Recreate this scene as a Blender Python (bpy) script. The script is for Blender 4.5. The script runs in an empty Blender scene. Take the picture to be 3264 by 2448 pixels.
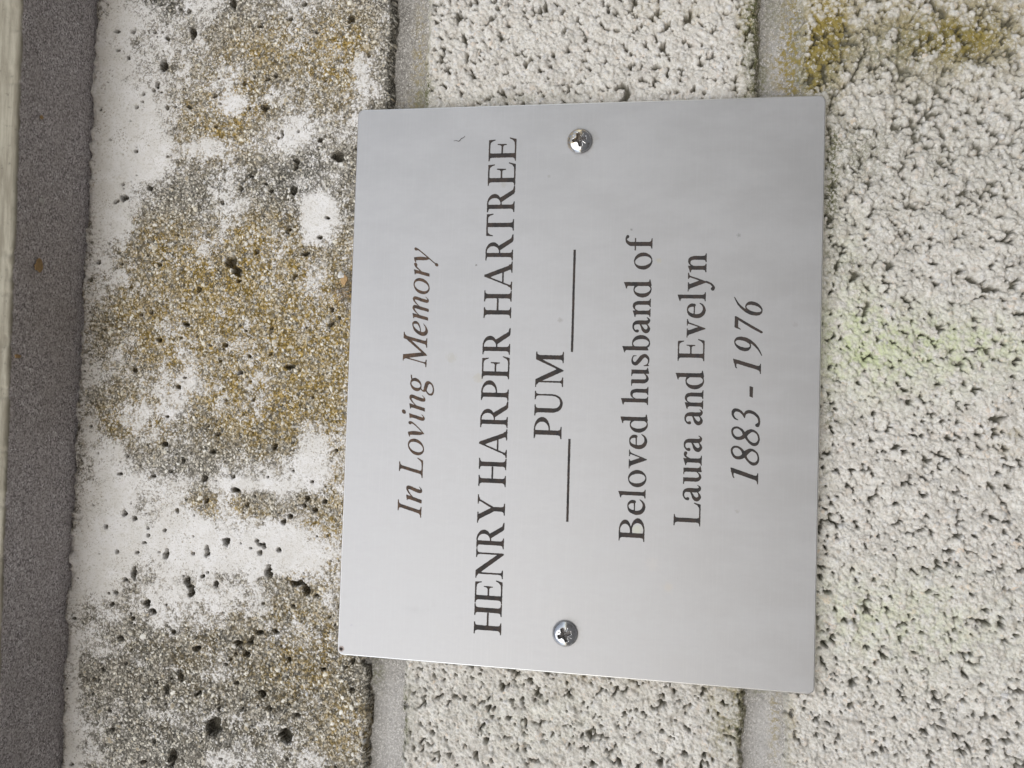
import bpy, math, random
import numpy as np
from mathutils import Matrix, Vector

# ------------------------------------------------------------------ camera, world, sun, exposure
# World axes: X runs along the wall (the way the plaque reads), Z is up, -Y points out of the wall.
# All sizes are worked out in millimetres and written to the scene in metres.
MM = 0.001
scene = bpy.context.scene
FPX = 2735.0                                  # focal length in pixels of the 3264 px wide photograph
CAM = np.array([-8.1398, -225.6914, -23.8099])
RIGHT = np.array([0.03180784, 0.17368188, -0.984288])
UP = np.array([0.99888646, -0.0398551, 0.025247])
BACK = np.array([-0.03484395, -0.98399501, -0.17475618])
cam_data = bpy.data.cameras.new("camera")
cam_data.sensor_width = 36.0
cam_data.lens = 36.0 * FPX / 3264.0
cam_data.clip_start = 0.005
cam_data.clip_end = 500.0
cam = bpy.data.objects.new("camera", cam_data)
scene.collection.objects.link(cam)
m = Matrix.Identity(4)
for i in range(3):
    m[i][0], m[i][1], m[i][2], m[i][3] = RIGHT[i], UP[i], BACK[i], CAM[i] * MM
cam.matrix_world = m
scene.camera = cam

SUN_ELEV, SUN_AZ = 27.0, -24.0               # azimuth from the wall's outward normal, towards -X
world = bpy.data.worlds.new("World")
scene.world = world
world.use_nodes = True
wn = world.node_tree.nodes
wl = world.node_tree.links
bg = wn["Background"]
sky = wn.new("ShaderNodeTexSky")
sky.sky_type = 'NISHITA'
sky.sun_disc = False
sky.sun_elevation = math.radians(SUN_ELEV)
sd = Vector((math.sin(math.radians(SUN_AZ)) * math.cos(math.radians(SUN_ELEV)),
             -math.cos(math.radians(SUN_AZ)) * math.cos(math.radians(SUN_ELEV)),
             math.sin(math.radians(SUN_ELEV))))   # direction towards the sun
sky.sun_rotation = math.atan2(sd.x, sd.y)
sky.air_density = 1.0
sky.dust_density = 0.8
sky.ozone_density = 1.0
hs = wn.new("ShaderNodeHueSaturation")        # cloudy daylight: most of the blue is gone
hs.inputs["Saturation"].default_value = 0.38
wl.new(sky.outputs[0], hs.inputs["Color"])
wl.new(hs.outputs[0], bg.inputs["Color"])
bg.inputs["Strength"].default_value = 0.12
sun_data = bpy.data.lights.new("sun", 'SUN')
sun_data.energy = 0.9
sun_data.angle = math.radians(65.0)
sun_data.color = (1.0, 0.99, 0.98)
sun = bpy.data.objects.new("sun", sun_data)
scene.collection.objects.link(sun)
sun.rotation_euler = sd.to_track_quat('Z', 'Y').to_euler()
scene.view_settings.view_transform = 'Standard'
scene.view_settings.look = 'None'
scene.view_settings.exposure = 0.82
scene.view_settings.gamma = 1.0

rng = np.random.default_rng(11)
random.seed(5)


def at(u, v, y=0.0):
    """point (mm) where the sight line of photo pixel (u, v) meets the plane at depth y (mm)"""
    d = RIGHT * (u - 1632.0) / FPX - UP * (v - 1224.0) / FPX - BACK
    k = (y - CAM[1]) / d[1]
    return CAM + d * k


def tag(o, label=None, cat=None, group=None, kind=None):
    if label: o["label"] = label
    if cat: o["category"] = cat
    if group: o["group"] = group
    if kind: o["kind"] = kind
    return o


def link(name, me, mat=None, parent=None):
    o = bpy.data.objects.new(name, me)
    scene.collection.objects.link(o)
    if mat is not None and not me.materials:
        me.materials.append(mat)
    o.parent = parent
    return o


def empty(name, loc_mm):
    o = bpy.data.objects.new(name, None)
    o.empty_display_size = 0.01
    scene.collection.objects.link(o)
    o.location = [c * MM for c in loc_mm]
    return o


def build(name, verts_mm, faces, mat, parent=None, smooth=False, origin=(0, 0, 0)):
    me = bpy.data.meshes.new(name)
    v = (np.asarray(verts_mm, float) - np.asarray(origin, float)) * MM
    me.from_pydata([tuple(p) for p in v], [], faces)
    me.update()
    if smooth:
        me.polygons.foreach_set("use_smooth", [True] * len(me.polygons))
    return link(name, me, mat, parent)


def grid_mesh(name, X, Y, Z, keep, attrs, mat, parent):
    """quad sheet from 2-D arrays (mm); keep = mask of quads; attrs = {name: (r, g, b) arrays}"""
    n0, n1 = X.shape
    idx = np.arange(n0 * n1).reshape(n0, n1)
    q = np.stack([idx[:-1, :-1], idx[1:, :-1], idx[1:, 1:], idx[:-1, 1:]], -1)[keep]
    used, inv = np.unique(q.ravel(), return_inverse=True)
    q = inv.reshape(-1, 4)
    me = bpy.data.meshes.new(name)
    me.vertices.add(len(used))
    co = np.stack([X.ravel()[used], Y.ravel()[used], Z.ravel()[used]], -1) * MM
    me.vertices.foreach_set("co", co.astype(np.float32).ravel())
    me.loops.add(q.size)
    me.loops.foreach_set("vertex_index", q.ravel().astype(np.int32))
    me.polygons.add(len(q))
    me.polygons.foreach_set("loop_start", (np.arange(len(q)) * 4).astype(np.int32))
    me.polygons.foreach_set("loop_total", np.full(len(q), 4, np.int32))
    me.polygons.foreach_set("use_smooth", np.ones(len(q), bool))
    me.update(calc_edges=True)
    for an, ch in attrs.items():
        a = me.attributes.new(an, 'FLOAT_COLOR', 'POINT')
        c = np.ones((len(used), 4), np.float32)
        for k in range(len(ch)):
            c[:, k] = ch[k].ravel()[used]
        a.data.foreach_set("color", c.ravel())
    return link(name, me, mat, parent)


# ------------------------------------------------------------------ noise on grids
def smooth_noise(x, z, scale, r):
    """value noise at coordinates x, z (mm), cell size scale (mm), range 0..1"""
    gx, gz = x / scale, z / scale
    x0, z0 = int(np.floor(gx.min())) - 1, int(np.floor(gz.min())) - 1
    nx, nz = int(np.ceil(gx.max())) - x0 + 3, int(np.ceil(gz.max())) - z0 + 3
    t = r.random((nx, nz)).astype(np.float32)
    ix, iz = np.floor(gx).astype(int), np.floor(gz).astype(int)
    fx, fz = gx - ix, gz - iz
    fx, fz = fx * fx * (3 - 2 * fx), fz * fz * (3 - 2 * fz)
    ix -= x0
    iz -= z0
    return ((t[ix, iz] * (1 - fx) + t[ix + 1, iz] * fx) * (1 - fz) +
            (t[ix, iz + 1] * (1 - fx) + t[ix + 1, iz + 1] * fx) * fz)


def fbm(x, z, scale, r, octaves=4, gain=0.5):
    s, a, t = 0.0, 1.0, 0.0
    for k in range(octaves):
        s = s + a * smooth_noise(x + 17.3 * k, z - 9.1 * k, scale / 2 ** k, r)
        t += a
        a *= gain
    return s / t


def sstep(a, b, x):
    t = np.clip((x - a) / (b - a), 0, 1)
    return t * t * (3 - 2 * t)


def splat(H, ID, xs0, zs0, step, gx, gz, ra, asp, ang, top, flat, gid, dome=1.0):
    """raise the height field H to the union of tilted ellipsoid grains; ID takes the id of the grain on top"""
    n0, n1 = H.shape
    order = np.argsort(ra)
    for chunk in np.array_split(order, max(1, len(order) // 3000)):
        R = ra[chunk].max()
        w = int(np.ceil(R / step)) + 1
        o = np.arange(-w, w + 1)
        ix = np.round((gx[chunk] - xs0) / step).astype(int)
        iz = np.round((gz[chunk] - zs0) / step).astype(int)
        I = ix[:, None, None] + o[None, :, None]
        J = iz[:, None, None] + o[None, None, :]
        dx = xs0 + I * step - gx[chunk][:, None, None]
        dz = zs0 + J * step - gz[chunk][:, None, None]
        c, s = np.cos(ang[chunk])[:, None, None], np.sin(ang[chunk])[:, None, None]
        u = (dx * c + dz * s) / ra[chunk][:, None, None]
        v = (-dx * s + dz * c) / (ra[chunk] * asp[chunk])[:, None, None]
        d2 = u * u + v * v
        ok = (d2 < 1) & (I >= 0) & (I < n0) & (J >= 0) & (J < n1)
        hh = np.minimum(top[chunk][:, None, None] -
                        dome * ra[chunk][:, None, None] * (1 - np.sqrt(np.clip(1 - d2, 0, 1))), flat)
        I, J = I * np.ones_like(J), J * np.ones_like(I)
        f = (I * n1 + J)[ok]
        hv = hh[ok].astype(np.float32)
        np.maximum.at(H.reshape(-1), f, hv)
        if ID is not None:
            g = (gid[chunk][:, None, None] * np.ones(hh.shape))[ok].astype(np.float32)
            sel = hv >= H.reshape(-1)[f] - 1e-6
            ID.reshape(-1)[f[sel]] = g[sel]


# ------------------------------------------------------------------ materials
class NT:
    def __init__(self, name):
        self.m = bpy.data.materials.new(name)
        self.m.use_nodes = True
        self.n = self.m.node_tree.nodes
        self.l = self.m.node_tree.links
        self.b = self.n["Principled BSDF"]
        tc = self.n.new("ShaderNodeNewGeometry")
        mp = self.n.new("ShaderNodeVectorMath")
        mp.operation = 'SCALE'
        mp.inputs["Scale"].default_value = 1000.0     # shader coordinates in millimetres
        self.l.new(tc.outputs["Position"], mp.inputs[0])
        self.pos = mp.outputs[0]

    def put(self, sock, v):
        if isinstance(v, (int, float)):
            sock.default_value = v
        elif isinstance(v, tuple):
            sock.default_value = v if len(v) == 4 or sock.type == 'VECTOR' else (*v, 1.0)
        else:
            self.l.new(v, sock)

    def scaled(self, s):
        mp = self.n.new("ShaderNodeMapping")
        mp.inputs["Scale"].default_value = s
        self.l.new(self.pos, mp.inputs["Vector"])
        return mp.outputs[0]

    def noise(self, cell, detail=3.0, rough=0.55, vec=None, dist=0.0):
        t = self.n.new("ShaderNodeTexNoise")
        t.inputs["Scale"].default_value = 1.0 / cell
        t.inputs["Detail"].default_value = detail
        t.inputs["Roughness"].default_value = rough
        t.inputs["Distortion"].default_value = dist
        self.l.new(vec or self.pos, t.inputs["Vector"])
        return t.outputs["Fac"]

    def voronoi(self, cell, feature='F1', vec=None):
        t = self.n.new("ShaderNodeTexVoronoi")
        t.feature = feature
        t.inputs["Scale"].default_value = 1.0 / cell
        self.l.new(vec or self.pos, t.inputs["Vector"])
        return t

    def attr(self, name):
        a = self.n.new("ShaderNodeAttribute")
        a.attribute_name = name
        s = self.n.new("ShaderNodeSeparateColor")
        self.l.new(a.outputs["Color"], s.inputs[0])
        return s.outputs[0], s.outputs[1], s.outputs[2]

    def math(self, op, a, b=0.0, c=0.0, clamp=False):
        t = self.n.new("ShaderNodeMath")
        t.operation = op
        t.use_clamp = clamp
        self.put(t.inputs[0], a)
        self.put(t.inputs[1], b)
        self.put(t.inputs[2], c)
        return t.outputs[0]

    def ramp(self, v, lo, hi):
        t = self.n.new("ShaderNodeMapRange")
        t.interpolation_type = 'SMOOTHSTEP'
        self.put(t.inputs["Value"], v)
        t.inputs["From Min"].default_value = lo
        t.inputs["From Max"].default_value = hi
        return t.outputs[0]

    def mix(self, f, a, b, blend='MIX'):
        t = self.n.new("ShaderNodeMix")
        t.data_type = 'RGBA'
        t.blend_type = blend
        self.put(t.inputs[0], f)
        self.put(t.inputs[6], a)
        self.put(t.inputs[7], b)
        return t.outputs[2]

    def cramp(self, v, stops, interp='LINEAR'):
        t = self.n.new("ShaderNodeValToRGB")
        t.color_ramp.interpolation = interp
        e = t.color_ramp.elements
        while len(e) < len(stops):
            e.new(0.5)
        for el, (p, c) in zip(e, stops):
            el.position = p
            el.color = (*c, 1)
        self.put(t.inputs[0], v)
        return t.outputs[0]

    def bump(self, h, dist_mm, strength=1.0, prev=None):
        t = self.n.new("ShaderNodeBump")
        t.inputs["Strength"].default_value = strength
        t.inputs["Distance"].default_value = dist_mm * MM
        self.put(t.inputs["Height"], h)
        if prev is not None:
            self.l.new(prev, t.inputs["Normal"])
        return t.outputs[0]

    def done(self, color, rough=0.9, normal=None, metallic=0.0, spec=0.3):
        self.put(self.b.inputs["Base Color"], color)
        self.put(self.b.inputs["Roughness"], rough)
        self.put(self.b.inputs["Metallic"], metallic)
        self.b.inputs["Specular IOR Level"].default_value = spec
        if normal is not None:
            self.l.new(normal, self.b.inputs["Normal"])
        return self.m


def mat_open_block():
    """whitish open-textured concrete: cement-coated clumps, pale stains, olive growth"""
    t = NT("open_textured_concrete")
    lime, ochre, olive = t.attr("stain")
    gid, deep, edge = t.attr("grain")
    big = t.noise(14, 4)
    fine = t.noise(0.5, 3, 0.7)
    base = t.cramp(gid, [(0.0, (0.38, 0.345, 0.30)), (0.2, (0.45, 0.425, 0.385)), (0.5, (0.495, 0.475, 0.435)),
                         (0.75, (0.53, 0.515, 0.485)), (0.86, (0.43, 0.43, 0.44)), (0.93, (0.56, 0.46, 0.36)), (1.0, (0.30, 0.30, 0.31))])
    base = t.mix(t.math('MULTIPLY', t.ramp(big, 0.35, 0.7), 0.4), base, (0.50, 0.48, 0.43))
    base = t.mix(t.math('MULTIPLY', t.ramp(t.noise(4.5, 4, 0.65), 0.45, 0.62), 0.6), base, (0.36, 0.34, 0.305))
    base = t.mix(t.math('MULTIPLY', t.ramp(t.noise(2.6, 4, 0.7), 0.52, 0.66), 0.6), base, (0.58, 0.565, 0.53))
    v = t.voronoi(0.45)
    sp = t.n.new("ShaderNodeSeparateColor")
    t.l.new(v.outputs["Color"], sp.inputs[0])
    base = t.mix(t.math('MULTIPLY', t.ramp(sp.outputs[0], 0.70, 0.95), 0.45), base, (0.30, 0.27, 0.235))
    base = t.mix(t.math('MULTIPLY', t.ramp(sp.outputs[1], 0.75, 0.95), 0.5), base, (0.60, 0.58, 0.56))
    base = t.mix(t.math('MULTIPLY', t.ramp(t.noise(3.0, 3), 0.55, 0.7), 0.3), base, (0.46, 0.39, 0.32))
    base = t.mix(t.math('MULTIPLY', t.ramp(fine, 0.35, 0.7), 0.25), base, (0.56, 0.555, 0.54))
    # pale growth, grey-green film, ochre lichen: stains with shapes of their own
    gnoise = t.ramp(t.noise(2.6, 6, 0.72), 0.36, 0.60)
    base = t.mix(t.math('MULTIPLY', t.math('MULTIPLY', lime, gnoise), 0.50, clamp=True), base, (0.42, 0.45, 0.29))
    onoise = t.ramp(t.noise(1.1, 4, 0.7), 0.34, 0.52)
    base = t.mix(t.math('MULTIPLY', t.math('MULTIPLY', ochre, onoise), 0.9, clamp=True), base, (0.215, 0.165, 0.045))
    dn = t.ramp(t.noise(0.8, 5, 0.75), 0.38, 0.58)
    base = t.mix(t.math('MULTIPLY', t.math('MULTIPLY', olive, dn), 0.85, clamp=True), base, (0.105, 0.105, 0.055))
    # the uncoated matrix between the clumps is grimy sand, painted darker with depth
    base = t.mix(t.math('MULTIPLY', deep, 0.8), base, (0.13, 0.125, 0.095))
    n = t.bump(v.outputs["Distance"], 0.12, 0.6)
    n = t.bump(t.noise(0.4, 4, 0.75), 0.14, 0.8, n)
    return t.done(base, 0.93, n, spec=0.2)


def mat_weathered_block():
    """top course: sandy cast face, exposed grit in ochre and grey grime, lime-white skin"""
    t = NT("weathered_gritty_concrete")
    lime, ochre, olive = t.attr("stain")
    gid, peb, pit = t.attr("grain")
    v = t.voronoi(0.42)
    sp = t.n.new("ShaderNodeSeparateColor")
    t.l.new(v.outputs["Color"], sp.inputs[0])
    sand = t.cramp(sp.outputs[0], [(0.0, (0.07, 0.062, 0.055)), (0.35, (0.15, 0.14, 0.125)), (0.6, (0.24, 0.23, 0.21)),
                                   (0.85, (0.40, 0.38, 0.35)), (1.0, (0.66, 0.65, 0.62))])
    matrix = t.mix(t.math('MULTIPLY', olive, t.ramp(t.noise(2.4, 5, 0.75), 0.28, 0.54), clamp=True), (0.185, 0.17, 0.145), (0.052, 0.050, 0.044))
    on = t.ramp(t.noise(1.3, 5, 0.72), 0.36, 0.60)
    matrix = t.mix(t.math('MULTIPLY', t.math('MULTIPLY', ochre, on), 1.0, clamp=True), matrix, (0.195, 0.125, 0.012))
    tone = t.noise(5.0, 5, 0.7)                                   # grimy and cleaner patches of grit
    matrix = t.mix(t.ramp(tone, 0.42, 0.62), matrix, t.mix(0.3, matrix, (0.28, 0.265, 0.235)))
    k = t.cramp(sp.outputs[0], [(0.0, (0.40, 0.40, 0.40)), (0.5, (0.85, 0.85, 0.85)), (0.85, (1.35, 1.35, 1.35)), (1.0, (2.0, 2.0, 2.0))])
    base = t.mix(0.14, t.mix(1.0, matrix, k, 'MULTIPLY'), sand)
    light = t.ramp(sp.outputs[1], 0.80, 0.95)                     # single pale sand grains
    base = t.mix(t.math('MULTIPLY', light, 0.45), base, (0.60, 0.57, 0.50))
    pc = t.cramp(gid, [(0.0, (0.45, 0.38, 0.27)), (0.12, (0.70, 0.67, 0.58)), (0.30, (0.78, 0.77, 0.74)), (0.42, (0.62, 0.58, 0.48)),
                       (0.55, (0.32, 0.27, 0.19)), (0.7, (0.42, 0.37, 0.28)), (0.8, (0.66, 0.65, 0.62)), (0.9, (0.22, 0.20, 0.17)), (1.0, (0.52, 0.54, 0.58))])
    base = t.mix(t.math('MULTIPLY', peb, 0.86), base, pc)
    lt = t.mix(t.ramp(t.noise(6, 4, 0.6), 0.35, 0.7), (0.54, 0.525, 0.505), (0.61, 0.60, 0.595))
    lt = t.mix(t.math('MULTIPLY', t.ramp(sp.outputs[2], 0.72, 1.0), 0.55), lt, (0.40, 0.375, 0.33))
    speck = t.ramp(t.math('ADD', t.noise(0.62, 4, 0.75), t.math('MULTIPLY', t.math('SUBTRACT', t.noise(7, 3), 0.5), 0.25)), 0.60, 0.66)             # pin-prick growth on the white skin
    lt = t.mix(t.math('MULTIPLY', speck, 0.8), lt, (0.16, 0.13, 0.075))
    lm = t.math('ADD', lime, t.math('MULTIPLY', t.math('SUBTRACT', sp.outputs[1], 0.5), 0.5))
    lm = t.math('ADD', lm, t.math('MULTIPLY', t.math('SUBTRACT', t.noise(0.8, 4, 0.78), 0.5), 2.1))
    film = t.math('MULTIPLY', t.ramp(t.math('ADD', lime, t.math('MULTIPLY', t.math('SUBTRACT', t.noise(0.6, 4, 0.75), 0.5), 0.5)), 0.20, 0.76), 0.50)    # thin whitish film around the thick skin
    base = t.mix(film, base, (0.50, 0.475, 0.45))
    base = t.mix(t.ramp(lm, 0.40, 0.66), base, lt)
    base = t.mix(t.math('MULTIPLY', pit, 0.75), base, (0.075, 0.07, 0.055))
    n = t.bump(v.outputs["Distance"], 0.10, 0.55)
    n = t.bump(t.noise(0.5, 3, 0.7), 0.10, 0.5, n)
    return t.done(base, 0.93, n, spec=0.2)


def mat_mortar():
    t = NT("mortar")
    lime, ochre, olive = t.attr("stain")
    v = t.voronoi(0.33)
    sp = t.n.new("ShaderNodeSeparateColor")
    t.l.new(v.outputs["Color"], sp.inputs[0])
    base = t.cramp(sp.outputs[0], [(0.0, (0.12, 0.112, 0.10)), (0.5, (0.23, 0.217, 0.20)), (0.85, (0.33, 0.315, 0.29)), (1.0, (0.50, 0.48, 0.45))])
    base = t.mix(t.ramp(t.noise(5, 4, 0.6), 0.35, 0.7), base, t.mix(0.5, base, (0.27, 0.257, 0.24)))
    base = t.mix(t.math('MULTIPLY', lime, 0.75, clamp=True), base, t.mix(0.3, (0.42, 0.41, 0.40), base))
    dots = t.ramp(t.noise(0.55, 3, 0.6), 0.60, 0.67)
    base = t.mix(t.math('MULTIPLY', dots, 0.6), base, (0.16, 0.145, 0.12))
    on = t.ramp(t.noise(1.3, 6, 0.78), 0.47, 0.56)
    base = t.mix(t.math('MULTIPLY', t.math('MULTIPLY', ochre, on), 0.75), base, (0.20, 0.155, 0.05))
    dn = t.ramp(t.noise(0.9, 4, 0.7), 0.42, 0.6)
    base = t.mix(t.math('MULTIPLY', t.math('MULTIPLY', olive, dn), 0.85), base, (0.12, 0.12, 0.06))
    n = t.bump(t.noise(0.4, 3, 0.7), 0.08, 0.7)
    return t.done(base, 0.93, n, spec=0.2)


def mat_sill():
    t = NT("cast_sill_concrete")
    v = t.voronoi(0.36)
    sp = t.n.new("ShaderNodeSeparateColor")
    t.l.new(v.outputs["Color"], sp.inputs[0])
    under = t.cramp(sp.outputs[0], [(0.0, (0.15, 0.135, 0.135)), (0.5, (0.45, 0.415, 0.42)), (0.95, (0.68, 0.645, 0.65)), (1.0, (0.85, 0.85, 0.85))])
    under = t.mix(t.math('MULTIPLY', t.ramp(t.noise(9, 4, 0.6), 0.3, 0.75), 0.4), under, (0.38, 0.345, 0.33))
    under = t.mix(t.math('MULTIPLY', t.ramp(t.noise(0.9, 5, 0.75), 0.50, 0.66), 0.45), under, (0.20, 0.18, 0.185))
    streak = t.noise(2.2, 5, 0.65, t.scaled((0.12, 1, 1.4)))
    front = t.mix(t.ramp(streak, 0.35, 0.68), (0.20, 0.18, 0.14), (0.31, 0.29, 0.235))
    front = t.mix(t.math('MULTIPLY', t.ramp(t.noise(1.6, 5, 0.75), 0.58, 0.72), 0.7), front, (0.10, 0.09, 0.07))
    gm = t.n.new("ShaderNodeNewGeometry")
    sx = t.n.new("ShaderNodeSeparateXYZ")
    t.l.new(t.pos, sx.inputs[0])
    isf = t.ramp(t.math('ADD', t.math('ADD', sx.outputs[1], t.math('MULTIPLY', sx.outputs[0], 0.0236)), t.math('MULTIPLY', t.noise(2.5, 3), 1.2)), -23.0, -23.8)
    base = t.mix(isf, under, front)
    n = t.bump(t.noise(0.45, 3, 0.7), 0.12, 0.8)
    return t.done(base, 0.92, n, spec=0.2)


SMUDGES_AND_HALOS = [((1858, 450), 4.6, (0.20, 0.19, 0.165), 0.5), ((1808, 2014), 4.6, (0.20, 0.19, 0.165), 0.4),  # this row: dome shade and reflection painted around the screws, slightly grimy
           ((1440, 1140), 1.9, (0.27, 0.26, 0.22), 0.5), ((1786, 1020), 0.9, (0.20, 0.19, 0.18), 0.6), ((1530, 532), 1.6, (0.30, 0.30, 0.30), 0.5),
           ((1606, 589), 1.0, (0.26, 0.25, 0.22), 0.5), ((2013, 732), 0.42, (0.06, 0.06, 0.06), 0.9), ((2003, 738), 2.2, (0.30, 0.30, 0.30), 0.4),
           ((2100, 830), 0.9, (0.32, 0.30, 0.22), 0.55), ((1750, 562), 0.6, (0.22, 0.21, 0.20), 0.6), ((2080, 1800), 2.2, (0.37, 0.35, 0.33), 0.3),
           ((2130, 1870), 1.6, (0.36, 0.32, 0.26), 0.4), ((1518, 845), 0.4, (0.08, 0.07, 0.07), 0.9), ((2355, 750), 0.7, (0.16, 0.16, 0.16), 0.7),
           ((2030, 1688), 2.0, (0.36, 0.37, 0.27), 0.5), ((1526, 1205), 1.9, (0.28, 0.26, 0.21), 0.5), ((2350, 1630), 0.7, (0.22, 0.21, 0.20), 0.6),
           ((1120, 1992), 0.5, (0.24, 0.22, 0.26), 0.5), ((2535, 1035), 0.9, (0.25, 0.24, 0.24), 0.5)]


def mat_plate():
    t = NT("brushed_stainless_steel")
    brush = t.noise(0.22, 4, 0.6, t.scaled((0.05, 1, 1)))
    cloud = t.noise(11, 5, 0.65, t.scaled((1, 1, 0.45)))
    mott = t.noise(3.2, 4, 0.65)
    base = t.mix(t.ramp(cloud, 0.3, 0.72), (0.286, 0.286, 0.292), (0.332, 0.332, 0.340))
    base = t.mix(t.math('MULTIPLY', t.ramp(mott, 0.5, 0.72), 0.35), base, (0.30, 0.30, 0.30))
    streak = t.noise(0.7, 4, 0.7, t.scaled((1, 1, 0.03)))
    base = t.mix(t.math('MULTIPLY', t.ramp(streak, 0.45, 0.7), 0.08), base, (0.28, 0.28, 0.29))
    streak2 = t.noise(0.5, 4, 0.7, t.scaled((0.03, 1, 1)))
    base = t.mix(t.math('MULTIPLY', t.ramp(streak2, 0.45, 0.7), 0.06), base, (0.45, 0.45, 0.46))
    speck = t.ramp(t.noise(0.9, 2, 0.5), 0.74, 0.80)
    base = t.mix(t.math('MULTIPLY', speck, 0.3), base, (0.20, 0.185, 0.16))
    # grime smudges and specks, plus shade painted around the screws
    for (u, v), rad, col, amt in SMUDGES_AND_HALOS:
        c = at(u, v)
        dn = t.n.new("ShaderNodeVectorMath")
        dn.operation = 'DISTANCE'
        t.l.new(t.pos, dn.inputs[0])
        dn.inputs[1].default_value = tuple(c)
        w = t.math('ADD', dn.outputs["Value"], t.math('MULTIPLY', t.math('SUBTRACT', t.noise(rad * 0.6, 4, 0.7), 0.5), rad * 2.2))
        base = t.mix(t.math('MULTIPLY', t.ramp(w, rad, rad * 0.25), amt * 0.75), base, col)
    rough = t.math('ADD', 0.54, t.math('MULTIPLY', t.math('SUBTRACT', cloud, 0.5), 0.18))
    n = t.bump(brush, 0.01, 0.35)
    t.b.inputs["Anisotropic"].default_value = 0.3
    return t.done(base, rough, n, metallic=0.8, spec=0.5)


def mat_paint():
    t = NT("dark_brown_infill")
    base = t.cramp(t.noise(2.4, 4, 0.7), [(0.3, (0.024, 0.023, 0.024)), (0.46, (0.034, 0.031, 0.030)), (0.58, (0.052, 0.040, 0.034)),
                                          (0.66, (0.024, 0.025, 0.031)), (0.75, (0.040, 0.034, 0.031))])
    return t.done(base, 0.8, t.bump(t.noise(0.3, 3), 0.02, 0.5), spec=0.15)


def mat_brown_paint():
    t = NT("worn_brown_infill")
    base = t.cramp(t.noise(2.0, 4, 0.7), [(0.3, (0.036, 0.030, 0.028)), (0.46, (0.060, 0.045, 0.037)), (0.58, (0.10, 0.064, 0.044)),
                                          (0.68, (0.045, 0.037, 0.036)), (0.78, (0.12, 0.085, 0.05))])
    return t.done(base, 0.8, t.bump(t.noise(0.3, 3), 0.02, 0.5), spec=0.15)


def mat_screw():
    t = NT("polished_screw_steel")
    recess_shade, tan, _ = t.attr("recess_shade")
    base = t.mix(t.ramp(t.noise(0.9, 4, 0.6), 0.5, 0.72), (0.66, 0.66, 0.67), (0.42, 0.40, 0.37))
    base = t.mix(t.math('MULTIPLY', tan, t.ramp(t.noise(0.6, 4, 0.7), 0.42, 0.55)), base, (0.80, 0.66, 0.46))
    base = t.mix(recess_shade, base, (0.030, 0.024, 0.022))  # near-black painted into the recess to deepen its shade
    met = t.math('SUBTRACT', 1.0, t.math('MULTIPLY', recess_shade, 0.8))
    return t.done(base, t.math('ADD', 0.15, t.math('MULTIPLY', recess_shade, 0.4)), t.bump(t.noise(0.5, 3), 0.03, 0.4), metallic=met)


def mat_plain(name, c, rough=0.9, cell=1.0, var=0.25):
    t = NT(name)
    d = tuple(x * (1 - var) for x in c)
    return t.done(t.mix(t.ramp(t.noise(cell, 4, 0.65), 0.35, 0.65), d, c), rough, t.bump(t.noise(cell * 0.5, 3), cell * 0.08, 0.6), spec=0.2)


M_OPEN, M_WEATH, M_MORTAR, M_SILL = mat_open_block(), mat_weathered_block(), mat_mortar(), mat_sill()
M_PLATE, M_PAINT, M_BROWN, M_SCREW = mat_plate(), mat_paint(), mat_brown_paint(), mat_screw()


def mat_edge():
    t = NT("ground_steel_edge")
    return t.done((0.75, 0.745, 0.735), 0.32, t.bump(t.noise(0.6, 3, 0.7), 0.05, 0.5), metallic=1.0)


M_EDGE = mat_edge()

# ------------------------------------------------------------------ the wall
FACE = 3.1                                    # mean depth of the block faces behind the plaque's front
STEP = 0.235
XA, XB = -150.0, 150.0
wall = empty("masonry_wall", (0, FACE, -148))
tag(wall, "rough pale concrete block wall with grey mortar joints under a projecting sill", "wall")
WINV = Matrix.Translation((0, -FACE * MM, 148 * MM))


def child(o):
    o.matrix_parent_inverse = WINV
    return o


PW, PH = 151.0, 125.0                         # plaque, mm


def blob(x, z, u, v, ru, rv, y=FACE):
    """soft elliptical mask centred where photo pixel (u, v) meets the wall; radii in photo pixels"""
    c = at(u, v, y)
    k = 12.0
    # photo right is down the wall, photo up is along +X
    return np.exp(-(((x - c[0]) / (rv / k)) ** 2 + ((z - c[2]) / (ru / k)) ** 2))


def axes(z0, z1):
    """grid lines: dense where the photograph looks, wider beyond its frame"""
    def line(a, b, da, db):
        n = int(round((b - a) / STEP))
        i = np.arange(n + 1)
        p = a + i * STEP
        dense = (p >= da) & (p <= db)
        return i[dense | (i % 5 == 0) | (i == n)]
    return line(XA, XB, -118, 116), line(z0, z1, -115, 200)


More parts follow.
